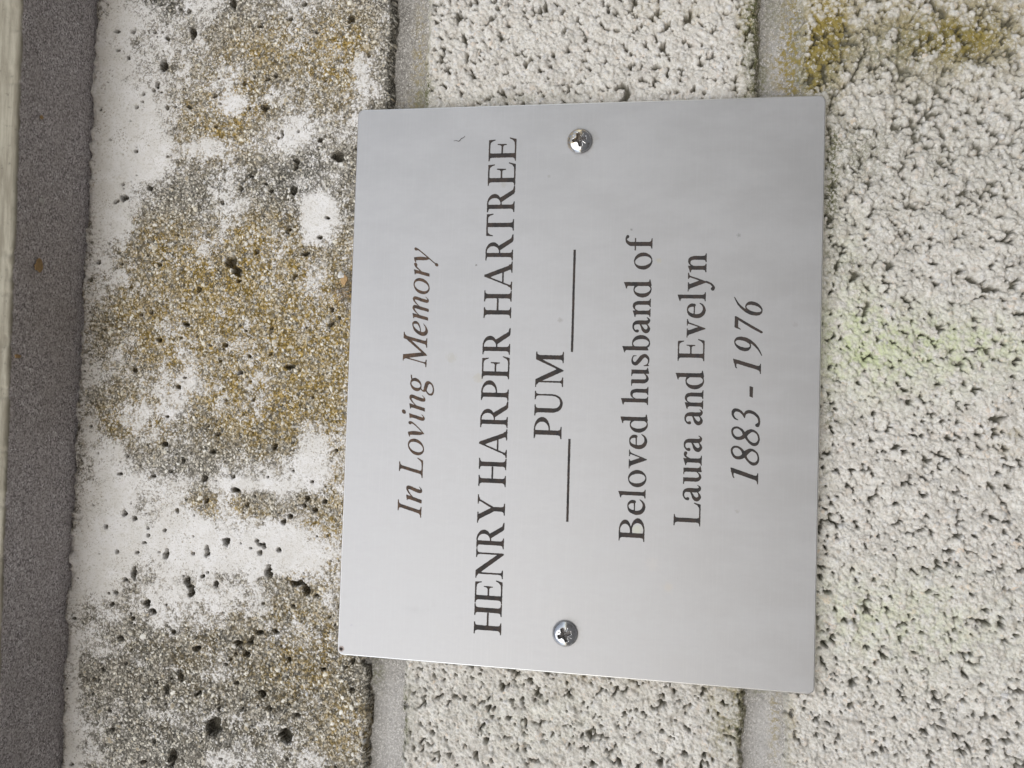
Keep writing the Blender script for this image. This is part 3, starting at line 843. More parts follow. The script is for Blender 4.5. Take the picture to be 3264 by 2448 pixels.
ARM_TOP = lambda x: [g_poly((100, 700), (x - 15, 700), (x - 3, 530), (x - 30, 526), (x - 55, 600), (x - 95, 648), (x - 160, 656), (100, 656))]
ARM_BOT = lambda x: [g_poly((100, 0), (x - 45, 0), (x, 175), (x - 27, 184), (x - 75, 95), (x - 130, 52), (x - 210, 44), (100, 44))]
DI = {  # roman
    'H': stem(90, 205, l=90, r=78) + stem(495, 610, l=78, r=90) + [box(200, 325, 500, 376)],
    'E': stem(90, 205, l=90, r=20) + ARM_TOP(555) + ARM_BOT(600) + [box(200, 332, 440, 380),
         g_poly((405, 240), (435, 240), (443, 480), (413, 480), (400, 410), (372, 380), (372, 332), (398, 306))],
    'L': stem(95, 210, l=95, r=90) + ARM_BOT(610),
    'T': [box(232, 0, 347, 690), serif(232, 347, 0, 1, 92, 92),
          g_poly((10, 700), (570, 700), (580, 525), (552, 522), (528, 600), (490, 645), (430, 657), (150, 657), (90, 645), (52, 600), (28, 522), (0, 525))],
    'N': [box(105, 0, 152, 640), serif(105, 152, 0, 1, 95, 75), g_poly((0, 700), (195, 700), (620, 130), (620, -10), (590, -10), (110, 615), (40, 668), (0, 670)),
          box(585, 0, 632, 700), serif(585, 632, 700, -1, 80, 95)],
    'R': stem(90, 205, l=90, r=85, top=False) + [box(0, 664, 200, 700), g_ring(215, 512, 270, 190, 145, 150, 12, 0), ('cut', (-200, 300, 200, 650)),
         box(90, 40, 205, 690), g_poly((0, 700), (230, 700), (230, 664), (90, 655), (60, 664), (0, 670)),
         box(200, 325, 300, 362), g_poly((255, 345), (385, 380), (590, 60), (690, 32), (690, 0), (525, 0), (480, 25)), box(200, 662, 300, 700)],
    'P': stem(90, 205, l=90, r=95, top=False) + [g_ring(215, 495, 300, 205, 175, 163, 8, 0), ('cut', (-200, 280, 200, 650)),
         box(90, 40, 205, 690), g_poly((0, 700), (230, 700), (230, 664), (90, 655), (60, 664), (0, 670))],
    'Y': [box(305, 0, 420, 330), serif(305, 420, 0, 1, 92, 92), g_poly((75, 690), (215, 690), (425, 300), (305, 270)), box(0, 668, 285, 700),
          g_poly((570, 690), (622, 690), (420, 290), (360, 310)), box(475, 668, 715, 700), g_poly((40, 670), (240, 670), (200, 640), (90, 640)),
          g_poly((520, 670), (670, 670), (620, 640), (560, 640))],
    'A': [g_poly((335, 715), (395, 715), (655, 40), (530, 40), (318, 590)), g_poly((345, 715), (365, 640), (132, 40), (80, 40)),
          box(175, 215, 520, 262), serif(85, 128, 0, 1, 85, 95), serif(538, 655, 0, 1, 95, 80)],
    'U': [box(85, 260, 200, 700), serif(85, 200, 700, -1, 85, 90), box(505, 240, 552, 700), serif(505, 552, 700, -1, 95, 75),
          g_stroke([(142, 330, 115), (142, 220, 112), (190, 90, 95), (310, 28, 75), (440, 70, 58), (510, 170, 50), (528, 300, 47)])],
    'M': [box(125, 0, 172, 640), serif(125, 172, 0, 1, 105, 95), g_poly((5, 700), (210, 700), (480, 150), (440, -8), (418, -8), (130, 600), (60, 668), (5, 670)),
          g_poly((700, 700), (740, 700), (740, 600), (440, -8), (415, 60)), box(700, 0, 815, 700), serif(700, 815, 0, 1, 90, 90),
          g_poly((690, 700), (900, 700), (900, 670), (840, 655), (815, 600), (700, 600))],
    'B': stem(90, 205, l=90, r=20) + [g_ring(250, 528, 265, 172, 150, 130, 8, 0), g_ring(262, 190, 300, 192, 170, 148, 8, 0), ('cut', (-200, 30, 200, 665)),
         box(90, 0, 205, 700), box(205, 336, 300, 376), box(200, 0, 270, 40), box(200, 660, 270, 700)],
    'e': [g_stroke([(345, 296, 85), (348, 370, 92), (300, 445, 62), (215, 466, 40), (118, 410, 85), (62, 250, 112), (95, 110, 112), (200, 40, 92),
                    (300, 50, 66), (360, 90, 46), (402, 150, 30)]), g_poly((60, 272), (392, 272), (392, 312), (60, 312))],
    'o': [g_ring(234, 238, 234, 250, 124, 212, 0, 0, 8)],
    'l': stem(75, 192, 0, 700, 75, 75, top=False) + flag(75, 192, 730),
    'v': [g_poly((58, 470), (190, 470), (300, 160), (262, -12), (236, -12)), g_poly((385, 470), (434, 470), (262, -12), (238, -12), (262, 100)),
          box(0, 448, 250, 480), box(318, 448, 500, 480), g_poly((20, 450), (235, 450), (195, 415), (75, 415)), g_poly((345, 450), (480, 450), (425, 420), (378, 420))],
    'y': [g_poly((58, 470), (190, 470), (310, 150), (280, -20), (240, -12)), g_poly((390, 470), (440, 470), (272, -20), (230, -70), (262, 100)),
          box(0, 448, 250, 480), box(325, 448, 500, 480), g_poly((20, 450), (235, 450), (195, 415), (75, 415)), g_poly((350, 450), (480, 450), (425, 420), (382, 420)),
          g_stroke([(262, 0, 58), (225, -90, 56), (175, -160, 60), (110, -195, 75), (75, -170, 105)])],
    'd': [g_ring(222, 236, 222, 246, 112, 208, 8, 0, 4), ('cut', (330, -50, 900, 560)), box(318, 60, 432, 705)] + flag(318, 432, 730, 70)
         + [g_poly((318, 120), (318, 0), (345, -8), (505, 28), (505, 60), (450, 62), (432, 110))],
    'b': [g_ring(262, 236, 222, 246, 112, 208, -8, 0, 4), ('cut', (-300, -50, 150, 560)), g_poly((60, 20), (175, 70), (175, 705), (60, 705))] + flag(60, 175, 730, 65),
    'h': stem(72, 187, 0, 700, 68, 62, top=False) + flag(72, 187, 730, 72) + stem(345, 460, 0, 310, 62, 68, top=False)
         + [g_stroke([(180, 350, 22), (222, 425, 42), (300, 455, 72), (375, 420, 100), (402, 330, 112), (402, 280, 114)])],
    'n': stem(72, 187, 0, 440, 68, 62, top=False) + flag(72, 187, 476, 72) + stem(345, 460, 0, 310, 62, 68, top=False)
         + [g_stroke([(180, 350, 22), (222, 425, 42), (300, 452, 72), (375, 418, 100), (402, 330, 112), (402, 280, 114)])],
    'r': stem(72, 187, 0, 440, 68, 80, top=False) + flag(72, 187, 476, 72) + [g_stroke([(180, 320, 24), (215, 400, 45), (262, 440, 66), (312, 425, 98)])],
    'u': [box(75, 130, 190, 470), g_poly((0, 478), (190, 478), (190, 420), (75, 420), (60, 445), (0, 448)), box(338, 40, 453, 470),
          g_poly((262, 478), (453, 478), (453, 420), (338, 420), (322, 445), (262, 448)), g_poly((338, 120), (338, 0), (360, -8), (512, 28), (512, 58), (470, 60), (453, 100)),
          g_stroke([(132, 200, 115), (138, 110, 110), (195, 42, 82), (280, 58, 52), (345, 125, 26)])],
    'a': [g_stroke([(70, 345, 92), (72, 400, 55), (135, 452, 46), (225, 452, 62), (282, 405, 92), (298, 320, 112), (298, 120, 114), (330, 48, 86), (385, 42, 50), (428, 95, 26)]),
          g_stroke([(290, 285, 40), (190, 235, 60), (95, 180, 92), (62, 105, 108), (120, 42, 88), (205, 60, 48), (285, 130, 26)])],
    's': [g_stroke([(285, 350, 22), (272, 430, 34), (180, 462, 46), (95, 432, 78), (78, 355, 100), (160, 275, 112), (255, 200, 112), (290, 110, 100),
                    (225, 35, 66), (135, 20, 40), (52, 60, 34), (30, 145, 22)]), g_poly((262, 420), (300, 478), (300, 340), (280, 340)), g_poly((15, 0), (42, 0), (62, 55), (38, 150), (12, 150))],
    'f': stem(118, 233, 0, 560, 72, 100, top=False) + [g_stroke([(176, 520, 115), (182, 600, 110), (232, 680, 76), (305, 712, 50), (370, 672, 92)]), box(0, 440, 340, 482)],
}
SL = 0.27
HOOK = lambda x: g_stroke([(x, 250, 100), (x - 2, 110, 100), (x + 12, 42, 86), (x + 62, 30, 44), (x + 118, 92, 20)])
ENTRY = lambda x: g_poly((x + 50, 466), (x - 95, 438), (x - 95, 412), (x - 62, 410), (x - 50, 340), (x + 50, 340))
IT = {  # italic, drawn upright and slanted afterwards
    'I': stem(110, 215, l=105, r=105), 'L': stem(110, 215, l=105, r=105) + ARM_BOT(590),
    'M': [box(112, 0, 155, 640), serif(112, 155, 0, 1, 100, 95), g_poly((25, 700), (215, 700), (420, 170), (395, -8), (370, -8), (120, 600), (70, 668), (20, 668)),
          g_poly((735, 700), (800, 700), (790, 600), (395, -8), (375, 90)), box(690, 0, 795, 700), serif(690, 795, 0, 1, 95, 95),
          g_poly((690, 700), (900, 700), (895, 670), (830, 655), (795, 600), (690, 600))],
    'n': [box(60, 0, 160, 420), ENTRY(110), g_stroke([(140, 230, 20), (200, 350, 40), (290, 432, 62), (352, 410, 92), (362, 330, 100), (352, 230, 100)]), HOOK(352)],
    'm': [box(60, 0, 160, 420), ENTRY(110), g_stroke([(140, 230, 20), (200, 350, 40), (290, 432, 62), (352, 410, 92), (362, 330, 100), (358, 50, 96), (358, 48, 96)]), box(310, 0, 408, 330),
          g_stroke([(390, 230, 20), (450, 350, 40), (540, 432, 62), (602, 410, 92), (612, 330, 100), (602, 230, 100)]), HOOK(602)],
    'i': [box(60, 200, 160, 420), ENTRY(110), HOOK(110), g_ring(150, 612, 62, 62, 0.1, 0.1)],
    'o': [g_ring(230, 225, 225, 240, 128, 200, 0, 0, 0)],
    'v': [g_poly((60, 470), (130, 470), (225, 140), (215, -10), (195, -10), (100, 330)), g_stroke([(95, 430, 92), (140, 300, 104), (175, 150, 98), (205, 30, 40)]),
          g_poly((80, 475), (0, 432), (0, 405), (60, 410)), g_stroke([(205, 10, 34), (300, 150, 40), (375, 290, 44), (400, 380, 60), (375, 425, 92)])],
    'g': [g_ring(225, 290, 190, 170, 88, 130, 0, 0, 0), g_poly((370, 400), (420, 410), (470, 410), (470, 455), (340, 440)),
          g_stroke([(150, 145, 40), (105, 90, 50), (130, 30, 78), (230, 0, 100), (350, -35, 104), (395, -100, 80), (350, -185, 52), (220, -225, 44),
                    (90, -190, 56), (55, -110, 62), (100, -40, 44), (190, 5, 36)])],
    'e': [g_stroke([(80, 205, 36), (200, 225, 36), (300, 285, 60), (318, 360, 82), (275, 430, 56), (200, 430, 42), (110, 360, 84), (62, 230, 108), (75, 110, 110),
                    (150, 40, 90), (250, 48, 54), (345, 130, 24)])],
    'r': [box(60, 0, 160, 420), ENTRY(110), g_stroke([(140, 220, 22), (195, 330, 44), (250, 410, 60), (305, 415, 104)])],
    'y': [g_stroke([(110, 430, 96), (150, 300, 104), (185, 150, 96), (210, 50, 50)]), g_poly((90, 480), (0, 435), (0, 405), (75, 412)),
          g_stroke([(395, 425, 104), (390, 340, 48), (300, 170, 46), (215, 20, 44), (140, -110, 40), (115, -165, 50), (100, -190, 108)])],
    '1': stem(180, 285, l=75, r=75, top=False) + [g_poly((285, 712), (255, 712), (78, 655), (60, 610), (85, 600), (115, 625), (180, 620), (285, 560))],
    '8': [g_stroke([(235, 365, 110), (345, 290, 104), (420, 180, 76), (375, 55, 58), (245, 12, 52), (110, 60, 74), (62, 170, 92), (130, 290, 70), (240, 365, 96),
                    (350, 440, 76), (390, 550, 62), (340, 655, 56), (240, 690, 56), (130, 640, 76), (100, 550, 88), (150, 440, 96), (235, 365, 110)])],
    '3': [g_stroke([(75, 555, 34), (105, 640, 62), (215, 688, 70), (330, 640, 96), (352, 530, 92), (285, 430, 72), (190, 385, 40)]),
          g_stroke([(190, 385, 34), (310, 370, 64), (392, 290, 100), (395, 160, 100), (310, 50, 76), (180, 14, 60), (70, 50, 92), (55, 70, 96)])],
    '9': [g_ring(245, 480, 200, 218, 88, 180, 0, 0, 0), g_stroke([(400, 500, 88), (395, 370, 104), (340, 230, 88), (220, 90, 62), (60, -8, 30)])],
    '6': [g_ring(240, 218, 200, 224, 88, 184, 0, 0, 0), g_stroke([(85, 200, 88), (90, 330, 104), (150, 480, 88), (270, 620, 62), (430, 712, 30)])],
    '7': [g_poly((60, 700), (400, 700), (400, 600), (60, 600)), g_poly((60, 700), (30, 540), (58, 530), (110, 610), (110, 660)), g_stroke([(385, 660, 84), (280, 430, 90), (180, 200, 94), (110, 20, 84)])],
    '-': [g_poly((40, 185), (270, 185), (270, 280), (40, 280))],
}


def poly_sdf(px, py, pts):
    n = len(pts)
    d = np.full(px.shape, 1e12)
    s = np.ones(px.shape)
    for i in range(n):
        ax, ay = pts[i]
        bx, by = pts[i - 1]
        ex, ey = bx - ax, by - ay
        wx, wy = px - ax, py - ay
        t = np.clip((wx * ex + wy * ey) / (ex * ex + ey * ey + 1e-9), 0, 1)
        d = np.minimum(d, (wx - ex * t) ** 2 + (wy - ey * t) ** 2)
        c1, c2, c3 = py >= ay, py < by, ex * wy > ey * wx
        s = np.where((c1 & c2 & c3) | (~c1 & ~c2 & ~c3), -s, s)
    return s * np.sqrt(d)


def catmull(pts, n=7):
    P = np.array([pts[0]] + list(pts) + [pts[-1]], float)
    out = []
    for i in range(1, len(P) - 2):
        for k in range(n):
            t = k / n
            a, b, c, d = P[i - 1], P[i], P[i + 1], P[i + 2]
            out.append(0.5 * (2 * b + (c - a) * t + (2 * a - 5 * b + 4 * c - d) * t * t + (3 * b - a - 3 * c + d) * t ** 3))
    out.append(P[-2])
    return np.array(out)


def stroke_sdf(px, py, pts):
    q = catmull(pts)
    d = np.full(px.shape, 1e9)
    for a, b in zip(q[:-1], q[1:]):
        ex, ey = b[0] - a[0], b[1] - a[1]
        wx, wy = px - a[0], py - a[1]
        t = np.clip((wx * ex + wy * ey) / (ex * ex + ey * ey + 1e-9), 0, 1)
        d = np.minimum(d, np.hypot(wx - ex * t, wy - ey * t) - 0.5 * (a[2] + (b[2] - a[2]) * t))
    return d


def ell(px, py, rx, ry):
    k = np.sqrt((px / rx) ** 2 + (py / ry) ** 2) + 1e-9
    g = np.sqrt((px / rx ** 2) ** 2 + (py / ry ** 2) ** 2) + 1e-9
    return k * (k - 1) / g


def glyph_field(ops, px, py):
    d = np.full(px.shape, 1e9)
    for kind, a in ops:
        if kind == 's':
            d = np.minimum(d, stroke_sdf(px, py, a))
        elif kind == 'p':
            d = np.minimum(d, poly_sdf(px, py, a))
        elif kind == 'cut':
            d = np.maximum(d, -poly_sdf(px, py, [(a[0], a[1]), (a[2], a[1]), (a[2], a[3]), (a[0], a[3])]))
        else:
            cx, cy, rx, ry, ix, iy, dx, dy, tilt = a
            c, s = math.cos(math.radians(tilt)), math.sin(math.radians(tilt))
            ux, uy = (px - cx - dx), (py - cy - dy)
            inner = ell(ux * c + uy * s, -ux * s + uy * c, ix, iy)
            d = np.minimum(d, np.maximum(ell(px - cx, py - cy, rx, ry), -inner))
    return d


# 'cut' acts on what was drawn before it: rings come first so that a cut trims them to half bowls
for tbl in (DI,):
    for ch in ('R', 'P', 'B', 'd', 'b'):
        ops = tbl[ch]
        k = [i for i, o in enumerate(ops) if o[0] == 'cut'][0]
        rings = [o for o in ops[:k] if o[0] == 'r']
        others = [o for o in ops if o[0] not in ('r', 'cut')]
        tbl[ch] = rings + [ops[k]] + others

GS = 12.5
GX, GY = np.meshgrid(np.arange(-140, 1240, GS), np.arange(-300, 800, GS), indexing='ij')


def contour(ch, italic, r):
    """filled outline of a glyph as (verts, faces) in glyph units, x running from 0 to 1 over its width"""
    if italic:
        d = glyph_field(IT[ch], GX - SL * GY, GY)
    else:
        d = glyph_field(DI[ch], GX, GY)
    d = d + (smooth_noise(GX, GY, 26, r) - 0.5) * 7 + 3.0
    n0, n1 = d.shape
    ins = d < 0
    verts, faces, key = [], [], {}

    def vid(k, p):
        if k not in key:
            key[k] = len(verts)
            verts.append(p)
        return key[k]
    act = ins[:-1, :-1] | ins[1:, :-1] | ins[1:, 1:] | ins[:-1, 1:]
    for i, j in zip(*np.nonzero(act)):
        cs = [(i, j), (i + 1, j), (i + 1, j + 1), (i, j + 1)]
        poly = []
        for a in range(4):
            p, q = cs[a], cs[(a + 1) % 4]
            dp, dq = d[p], d[q]
            if dp < 0:
                poly.append(vid(p, (GX[p], GY[p])))
            if (dp < 0) != (dq < 0):
                t = dp / (dp - dq)
                kk = (min(p, q), max(p, q), 'e')
                poly.append(vid(kk, (GX[p] + (GX[q] - GX[p]) * t, GY[p] + (GY[q] - GY[p]) * t)))
        if len(poly) > 2:
            faces.append(poly)
    v = np.array(verts)
    lo = v[:, 0].min()
    hi = v[:, 0].max()
    if ch == 'i':                                  # the dot is left out of the width
        body = v[v[:, 1] < 520]
        lo, hi = body[:, 0].min(), body[:, 0].max()
    v[:, 0] = (v[:, 0] - lo) / (hi - lo)
    return v, faces


# each line: cap-height in photo pixels, two baseline points (u, v), italic, [(glyph, v of its end, v of its start)]
LINES = [
    ("italic top line of the inscription, worn brown", True, 76.5, (1343, 1640), (1369.5, 882), [('I', 1593, 1649), ('n', 1548.4, 1603.7), ('L', 1457.8, 1522.4), ('o', 1398.3, 1451.3),
     ('v', 1343, 1392.6), ('i', 1317.6, 1340.8), ('n', 1258, 1311.3), ('g', 1195, 1260.3), ('M', 1057.6, 1170.2), ('e', 1023, 1071), ('m', 944.5, 1021.8),
     ('o', 886, 938), ('r', 837, 882), ('y', 788.5, 849.5)]),
    ("long line of capitals, second line of the inscription", False, 88.3, (1597.5, 2022), (1647.3, 439), [('H', 1924.6, 2022.3), ('E', 1848.7, 1924.0), ('N', 1749.5, 1845), ('R', 1664, 1748.8), ('Y', 1577.4, 1668.6),
     ('H', 1460.5, 1551.4), ('A', 1366.5, 1459), ('R', 1278, 1363.5), ('P', 1212.7, 1277.0), ('E', 1134.7, 1209), ('R', 1045, 1130.4), ('H', 925.4, 1014.4),
     ('A', 833.5, 924.6), ('R', 747, 830.6), ('T', 681, 753 ), ('R', 593, 676.6), ('E', 517.9, 592.3), ('E', 438.7, 514)]),
    ("three large capitals between two rules, middle of the inscription", False, 89.5, (1789.8, 1395), (1798.3, 1122), [('P', 1329.6, 1398.6), ('U', 1246.6, 1326), ('M', 1120.7, 1234.7)]),
    ("lower-case line starting with a capital B", False, 83.0, (2054.0, 1722), (2080.0, 780), [('B', 1650.8, 1725.7), ('e', 1591.3, 1641.7), ('l', 1559, 1587.4), ('o', 1497.9, 1553.2), ('v', 1433.7, 1494.6),
     ('e', 1383.3, 1431.8), ('d', 1320.4, 1379), ('h', 1231.6, 1290.5), ('u', 1171.5, 1230.6), ('s', 1127.8, 1167), ('b', 1067.5, 1124.2), ('a', 1010.9, 1062.4),
     ('n', 951.5, 1011.0), ('d', 890.6, 948.5), ('o', 804.7, 859.6), ('f', 748.7, 798.7)]),
    ("lower-case line above the years, starting with a capital L", False, 86.0, (2232.3, 1675), (2253.5, 808), [('L', 1601, 1676.7), ('a', 1545, 1597.6), ('u', 1484.5, 1544.0), ('r', 1439.5, 1484.0), ('a', 1388, 1440.4), ('a', 1304, 1355.4),
     ('n', 1243.5, 1304), ('d', 1180.6, 1241), ('E', 1080.2, 1151.3), ('v', 1017.3, 1077), ('e', 965, 1014.3), ('l', 931, 960.3), ('y', 869.5, 929.7), ('n', 807.6, 868.7)]),
    ("italic years on the lowest line of the inscription", True, 88.5, (2416.8, 1540), (2431.5, 950), [('1', 1491.5, 1542.7), ('8', 1421.8, 1483.3), ('8', 1359.8, 1421.2), ('3', 1302.6, 1360.4), ('-', 1230.9, 1267),
     ('1', 1143.6, 1191.2), ('9', 1073, 1133.8), ('7', 1008, 1062), ('6', 946.4, 1006)]),
]

plaque = empty("memorial_plaque", (0, 0, -PH / 2))
tag(plaque, "brushed steel memorial plaque with dark engraved lettering, screwed to the pale block wall", "plaque")
PINV = Matrix.Translation((0, 0, PH / 2 * MM))


def pchild(o, inv=PINV):
    o.matrix_parent_inverse = inv
    return o


def make_plate():
    th, rc, bev, seg = 1.6, 1.7, 0.34, 8
    ring = []
    for cx, cz, a0 in ((PW / 2 - rc, PH / 2 - rc, 0), (-PW / 2 + rc, PH / 2 - rc, 90), (-PW / 2 + rc, -PH / 2 + rc, 180), (PW / 2 - rc, -PH / 2 + rc, 270)):
        for k in range(seg + 1):
            a = math.radians(a0 + 90 * k / seg)
            ring.append((cx, cz, math.cos(a), math.sin(a)))
    rows = [(rc - bev, 0.0), (rc - bev * .6, bev * .18), (rc - bev * .2, bev * .5), (rc, bev), (rc, th - 0.1), (rc - 0.2, th)]
    verts, faces = [], []
    for r_, y in rows:
        for cx, cz, c, s in ring:
            verts.append((cx + r_ * c, y, cz + r_ * s))
    n = len(ring)
    for k in range(len(rows) - 1):
        for i in range(n):
            j = (i + 1) % n
            faces.append((k * n + i, k * n + j, (k + 1) * n + j, (k + 1) * n + i))
    faces.append(tuple(range(n))[::-1])
    faces.append(tuple((len(rows) - 1) * n + i for i in range(n)))
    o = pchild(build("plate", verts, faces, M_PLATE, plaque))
    o.data.materials.append(M_EDGE)
    for p in o.data.polygons:
        if len(p.vertices) == 4:
            p.material_index = 1
            p.use_smooth = True
    return o


plate = make_plate()

rg = np.random.default_rng(77)
for label, italic, cap, (u0, v0), (u1, v1), items in LINES:
    allv, allf = [], []
    for ch, va, vb in items:
        def base(v):
            return u0 + (u1 - u0) * (v - v0) / (v1 - v0)
        ctrl = {'g': 0.15, 'o': 0.33, 'n': 0.33, 'e': 0.33, 'm': 0.33, 'r': 0.33, 'v': 0.33, 'i': 0.33, 'y': 0.15, 'a': 0.33, 's': 0.33, 'u': 0.33}.get(ch, 0.5)
        pa = at(base(va) - cap * ctrl, va)                    # glyph's right end on the plate (+X)
        pb = at(base(vb) - cap * ctrl, vb)
        vm = 0.5 * (va + vb)
        z0 = at(base(vm), vm)[2]
        z1 = at(base(vm) - cap, vm)[2]
        v, f = contour(ch, italic, rg)
        x = pb[0] + (pa[0] - pb[0]) * v[:, 0]
        z = z0 + (z1 - z0) * v[:, 1] / 700.0
        o = len(allv)
        allv += [(a, -0.05, b) for a, b in zip(x, z)]
        allf += [tuple(o + k for k in p) for p in f]
    lt = pchild(build("lettering", allv, allf, M_BROWN if italic and cap < 80 else M_PAINT, plaque))
    tag(lt, label)

for (ua, va), (ub, vb), w in (((1832, 796), (1823.2, 1122), 0.31), ((1815.2, 1399), (1808.2, 1663), 0.31)):
    a, b = at(ua, va), at(ub, vb)
    n = 60
    xs = np.linspace(b[0], a[0], n)
    zs = np.linspace(b[2], a[2], n)
    j = rg.uniform(-0.03, 0.03, n)
    vv = [(x, -0.05, z - w + k) for x, z, k in zip(xs, zs, j)] + [(x, -0.05, z + w + k) for x, z, k in zip(xs, zs, rg.uniform(-.03, .03, n))]
    pchild(build("rule", vv, [(i, i + 1, n + i + 1, n + i) for i in range(n - 1)], M_PAINT, plaque))


# ---- screws: domed heads with a worn cross recess
def make_screw(cx, cz, rot, seed, tan):
    r = np.random.default_rng(seed)
    R, hgt = 3.35, 2.2
    nr, na = 62, 160
    rad = np.linspace(0, 1, nr) ** 0.9
    ang = np.arange(na) / na * 2 * math.pi
    RR, AA = np.meshgrid(rad, ang, indexing='ij')
    X, Z = RR * R * np.cos(AA), RR * R * np.sin(AA)
    H = hgt * np.sqrt(np.clip(1 - (RR * 0.985) ** 2, 0, 1)) * 0.9 + 0.1
    c, s = math.cos(rot), math.sin(rot)
    wob = (smooth_noise(X, Z, 0.5, r) - 0.5) * 0.14
    U, V = X * c + Z * s + wob, -X * s + Z * c - wob
    U1 = np.abs(U)
    V1 = np.abs(V)
    arm = np.minimum(np.maximum(U1 - 1.85, V1 - 0.56 + 0.06 * U1), np.maximum(V1 - 1.85, U1 - 0.56 + 0.06 * V1))
    core = np.hypot(U, V) - 0.95
    d = np.minimum(arm, core)
    cut = sstep(0.05, -0.12, d) * (1.55 - 0.30 * np.hypot(U, V))
    P, Q = np.abs(U + V) * .7071, np.abs(U - V) * .7071
    tick = np.minimum(np.maximum(P - 1.95, Q - 0.06), np.maximum(Q - 1.95, P - 0.06))
    H = H - cut - sstep(0.05, -0.05, tick) * 0.10 + sstep(0.12, 0.0, np.abs(d - 0.08)) * 0.05
    me_v = np.stack([X, -H, Z], -1).reshape(-1, 3).tolist()
    f = []
    for i in range(nr - 1):
        for j in range(na):
            k = (j + 1) % na
            if i == 0:
                f.append((0, (i + 1) * na + j, (i + 1) * na + k)[::1])
            else:
                f.append((i * na + j, (i + 1) * na + j, (i + 1) * na + k, i * na + k))
    e = empty("screw", (cx, 0, cz))
    e.parent = plaque
    e.matrix_parent_inverse = PINV
    head = build("screw_head", me_v, f, M_SCREW, e, smooth=True)
    a = head.data.attributes.new("recess_shade", 'FLOAT_COLOR', 'POINT')
    dm = sstep(0.02, -0.10, d) * sstep(0.05, 0.45, np.hypot(U, V) + 0.35 * smooth_noise(X, Z, 0.4, r)) * 0.92  # mask of the painted recess shade, patchy like grime
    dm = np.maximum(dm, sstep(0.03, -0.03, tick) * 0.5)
    tn = tan * sstep(-0.6, 0.9, X * 0.6 + Z * 0.9)
    c4 = np.stack([dm, tn, dm * 0, dm * 0 + 1], -1).astype(np.float32)
    a.data.foreach_set("color", c4.ravel())
    shank = []
    for y in (0.2, 9.0):
        for j in range(16):
            a = j / 16 * 2 * math.pi
            shank.append((1.7 * math.cos(a), y, 1.7 * math.sin(a)))
    build("screw_shank", shank, [(j, (j + 1) % 16, 16 + (j + 1) % 16, 16 + j) for j in range(16)], M_SCREW, e, smooth=True)
    return e


make_screw(65.0, 0.0, math.radians(12), 1, 1.0)["label"] = "right-hand domed screw with a tan smear on its head"
make_screw(-65.0, 0.1, math.radians(22), 2, 0.0)["label"] = "left-hand domed screw of clean steel"

# ---- a rusty pin hole near the top left corner of the plate
def disc(name, c, rad, y, mat, n=14, wob=0.15, seed=1):
    r = np.random.default_rng(seed)
    v = [(c[0], y, c[2])]
    for k in range(n):
        a = k / n * 2 * math.pi
        q = rad * (1 + r.uniform(-wob, wob))
        v.append((c[0] + q * math.cos(a), y, c[2] + q * math.sin(a)))
    return build(name, v, [(0, 1 + k, 1 + (k + 1) % n) for k in range(n)], mat, plaque)


pc = at(1088, 2068)
pchild(disc("rust_ring", pc, 0.80, -0.012, mat_plain("rust_bloom", (0.36, 0.31, 0.29), 0.8, 0.4), wob=0.1))
pchild(disc("pin_hole", (pc[0] - 0.05, 0, pc[2] + 0.05), 0.50, -0.03, mat_plain("hole_dark", (0.035, 0.03, 0.028), 0.9, 0.3), wob=0.2, seed=3))


# ------------------------------------------------------------------ bits of debris, threads and flakes
def tube(name, pts, rad, mat, parent=None, n=5):
    P = np.array(pts, float)
    P = catmull(np.c_[P[:, :3]], 6)
    v, f = [], []
    for i, p in enumerate(P):
        tdir = P[min(i + 1, len(P) - 1)] - P[max(i - 1, 0)]
        tdir = tdir / (np.linalg.norm(tdir) + 1e-9)
        a = np.cross(tdir, (0.3, 1, 0.2))
        a /= np.linalg.norm(a)
        b = np.cross(tdir, a)
        w = rad * (0.45 + 0.55 * math.sin(math.pi * min(1, (i + 0.6) / len(P))))
        for k in range(n):
            q = 2 * math.pi * k / n
            v.append(p + w * (a * math.cos(q) + b * math.sin(q)))
    for i in range(len(P) - 1):
        for k in range(n):
            f.append((i * n + k, i * n + (k + 1) % n, (i + 1) * n + (k + 1) % n, (i + 1) * n + k))
    return v, f


def at_z(u, v, z):
    d = RIGHT * (u - 1632.0) / FPX - UP * (v - 1224.0) / FPX - BACK
    return CAM + d * ((z - CAM[2]) / d[2])


def flake(name, c, du, dv, thick, nrm, mat, seed, parent=None):
    """small irregular chip: outline in the plane of du, dv, crumpled a little, with thickness"""
    r = np.random.default_rng(seed)
    n = 11
    v = []
    for lay in (0, 1):
        for k in range(n):
            a = 2 * math.pi * k / n
            q = 1 + r.uniform(-0.28, 0.22) if lay == 0 else None
            if lay == 0:
                v.append(c + du * math.cos(a) * q + dv * math.sin(a) * q + nrm * r.uniform(-0.25, 0.25) * thick)
            else:
                v.append(v[k] + nrm * thick)
    v.append(c + nrm * thick * 1.6)
    f = [tuple(range(n))[::-1]] + [(k, (k + 1) % n, n + (k + 1) % n, n + k) for k in range(n)] + [(n + k, n + (k + 1) % n, 2 * n) for k in range(n)]
    o0 = tuple(c)
    o = build(name, v, f, mat, parent, origin=o0)
    o.location = [k * MM for k in o0]
    return o


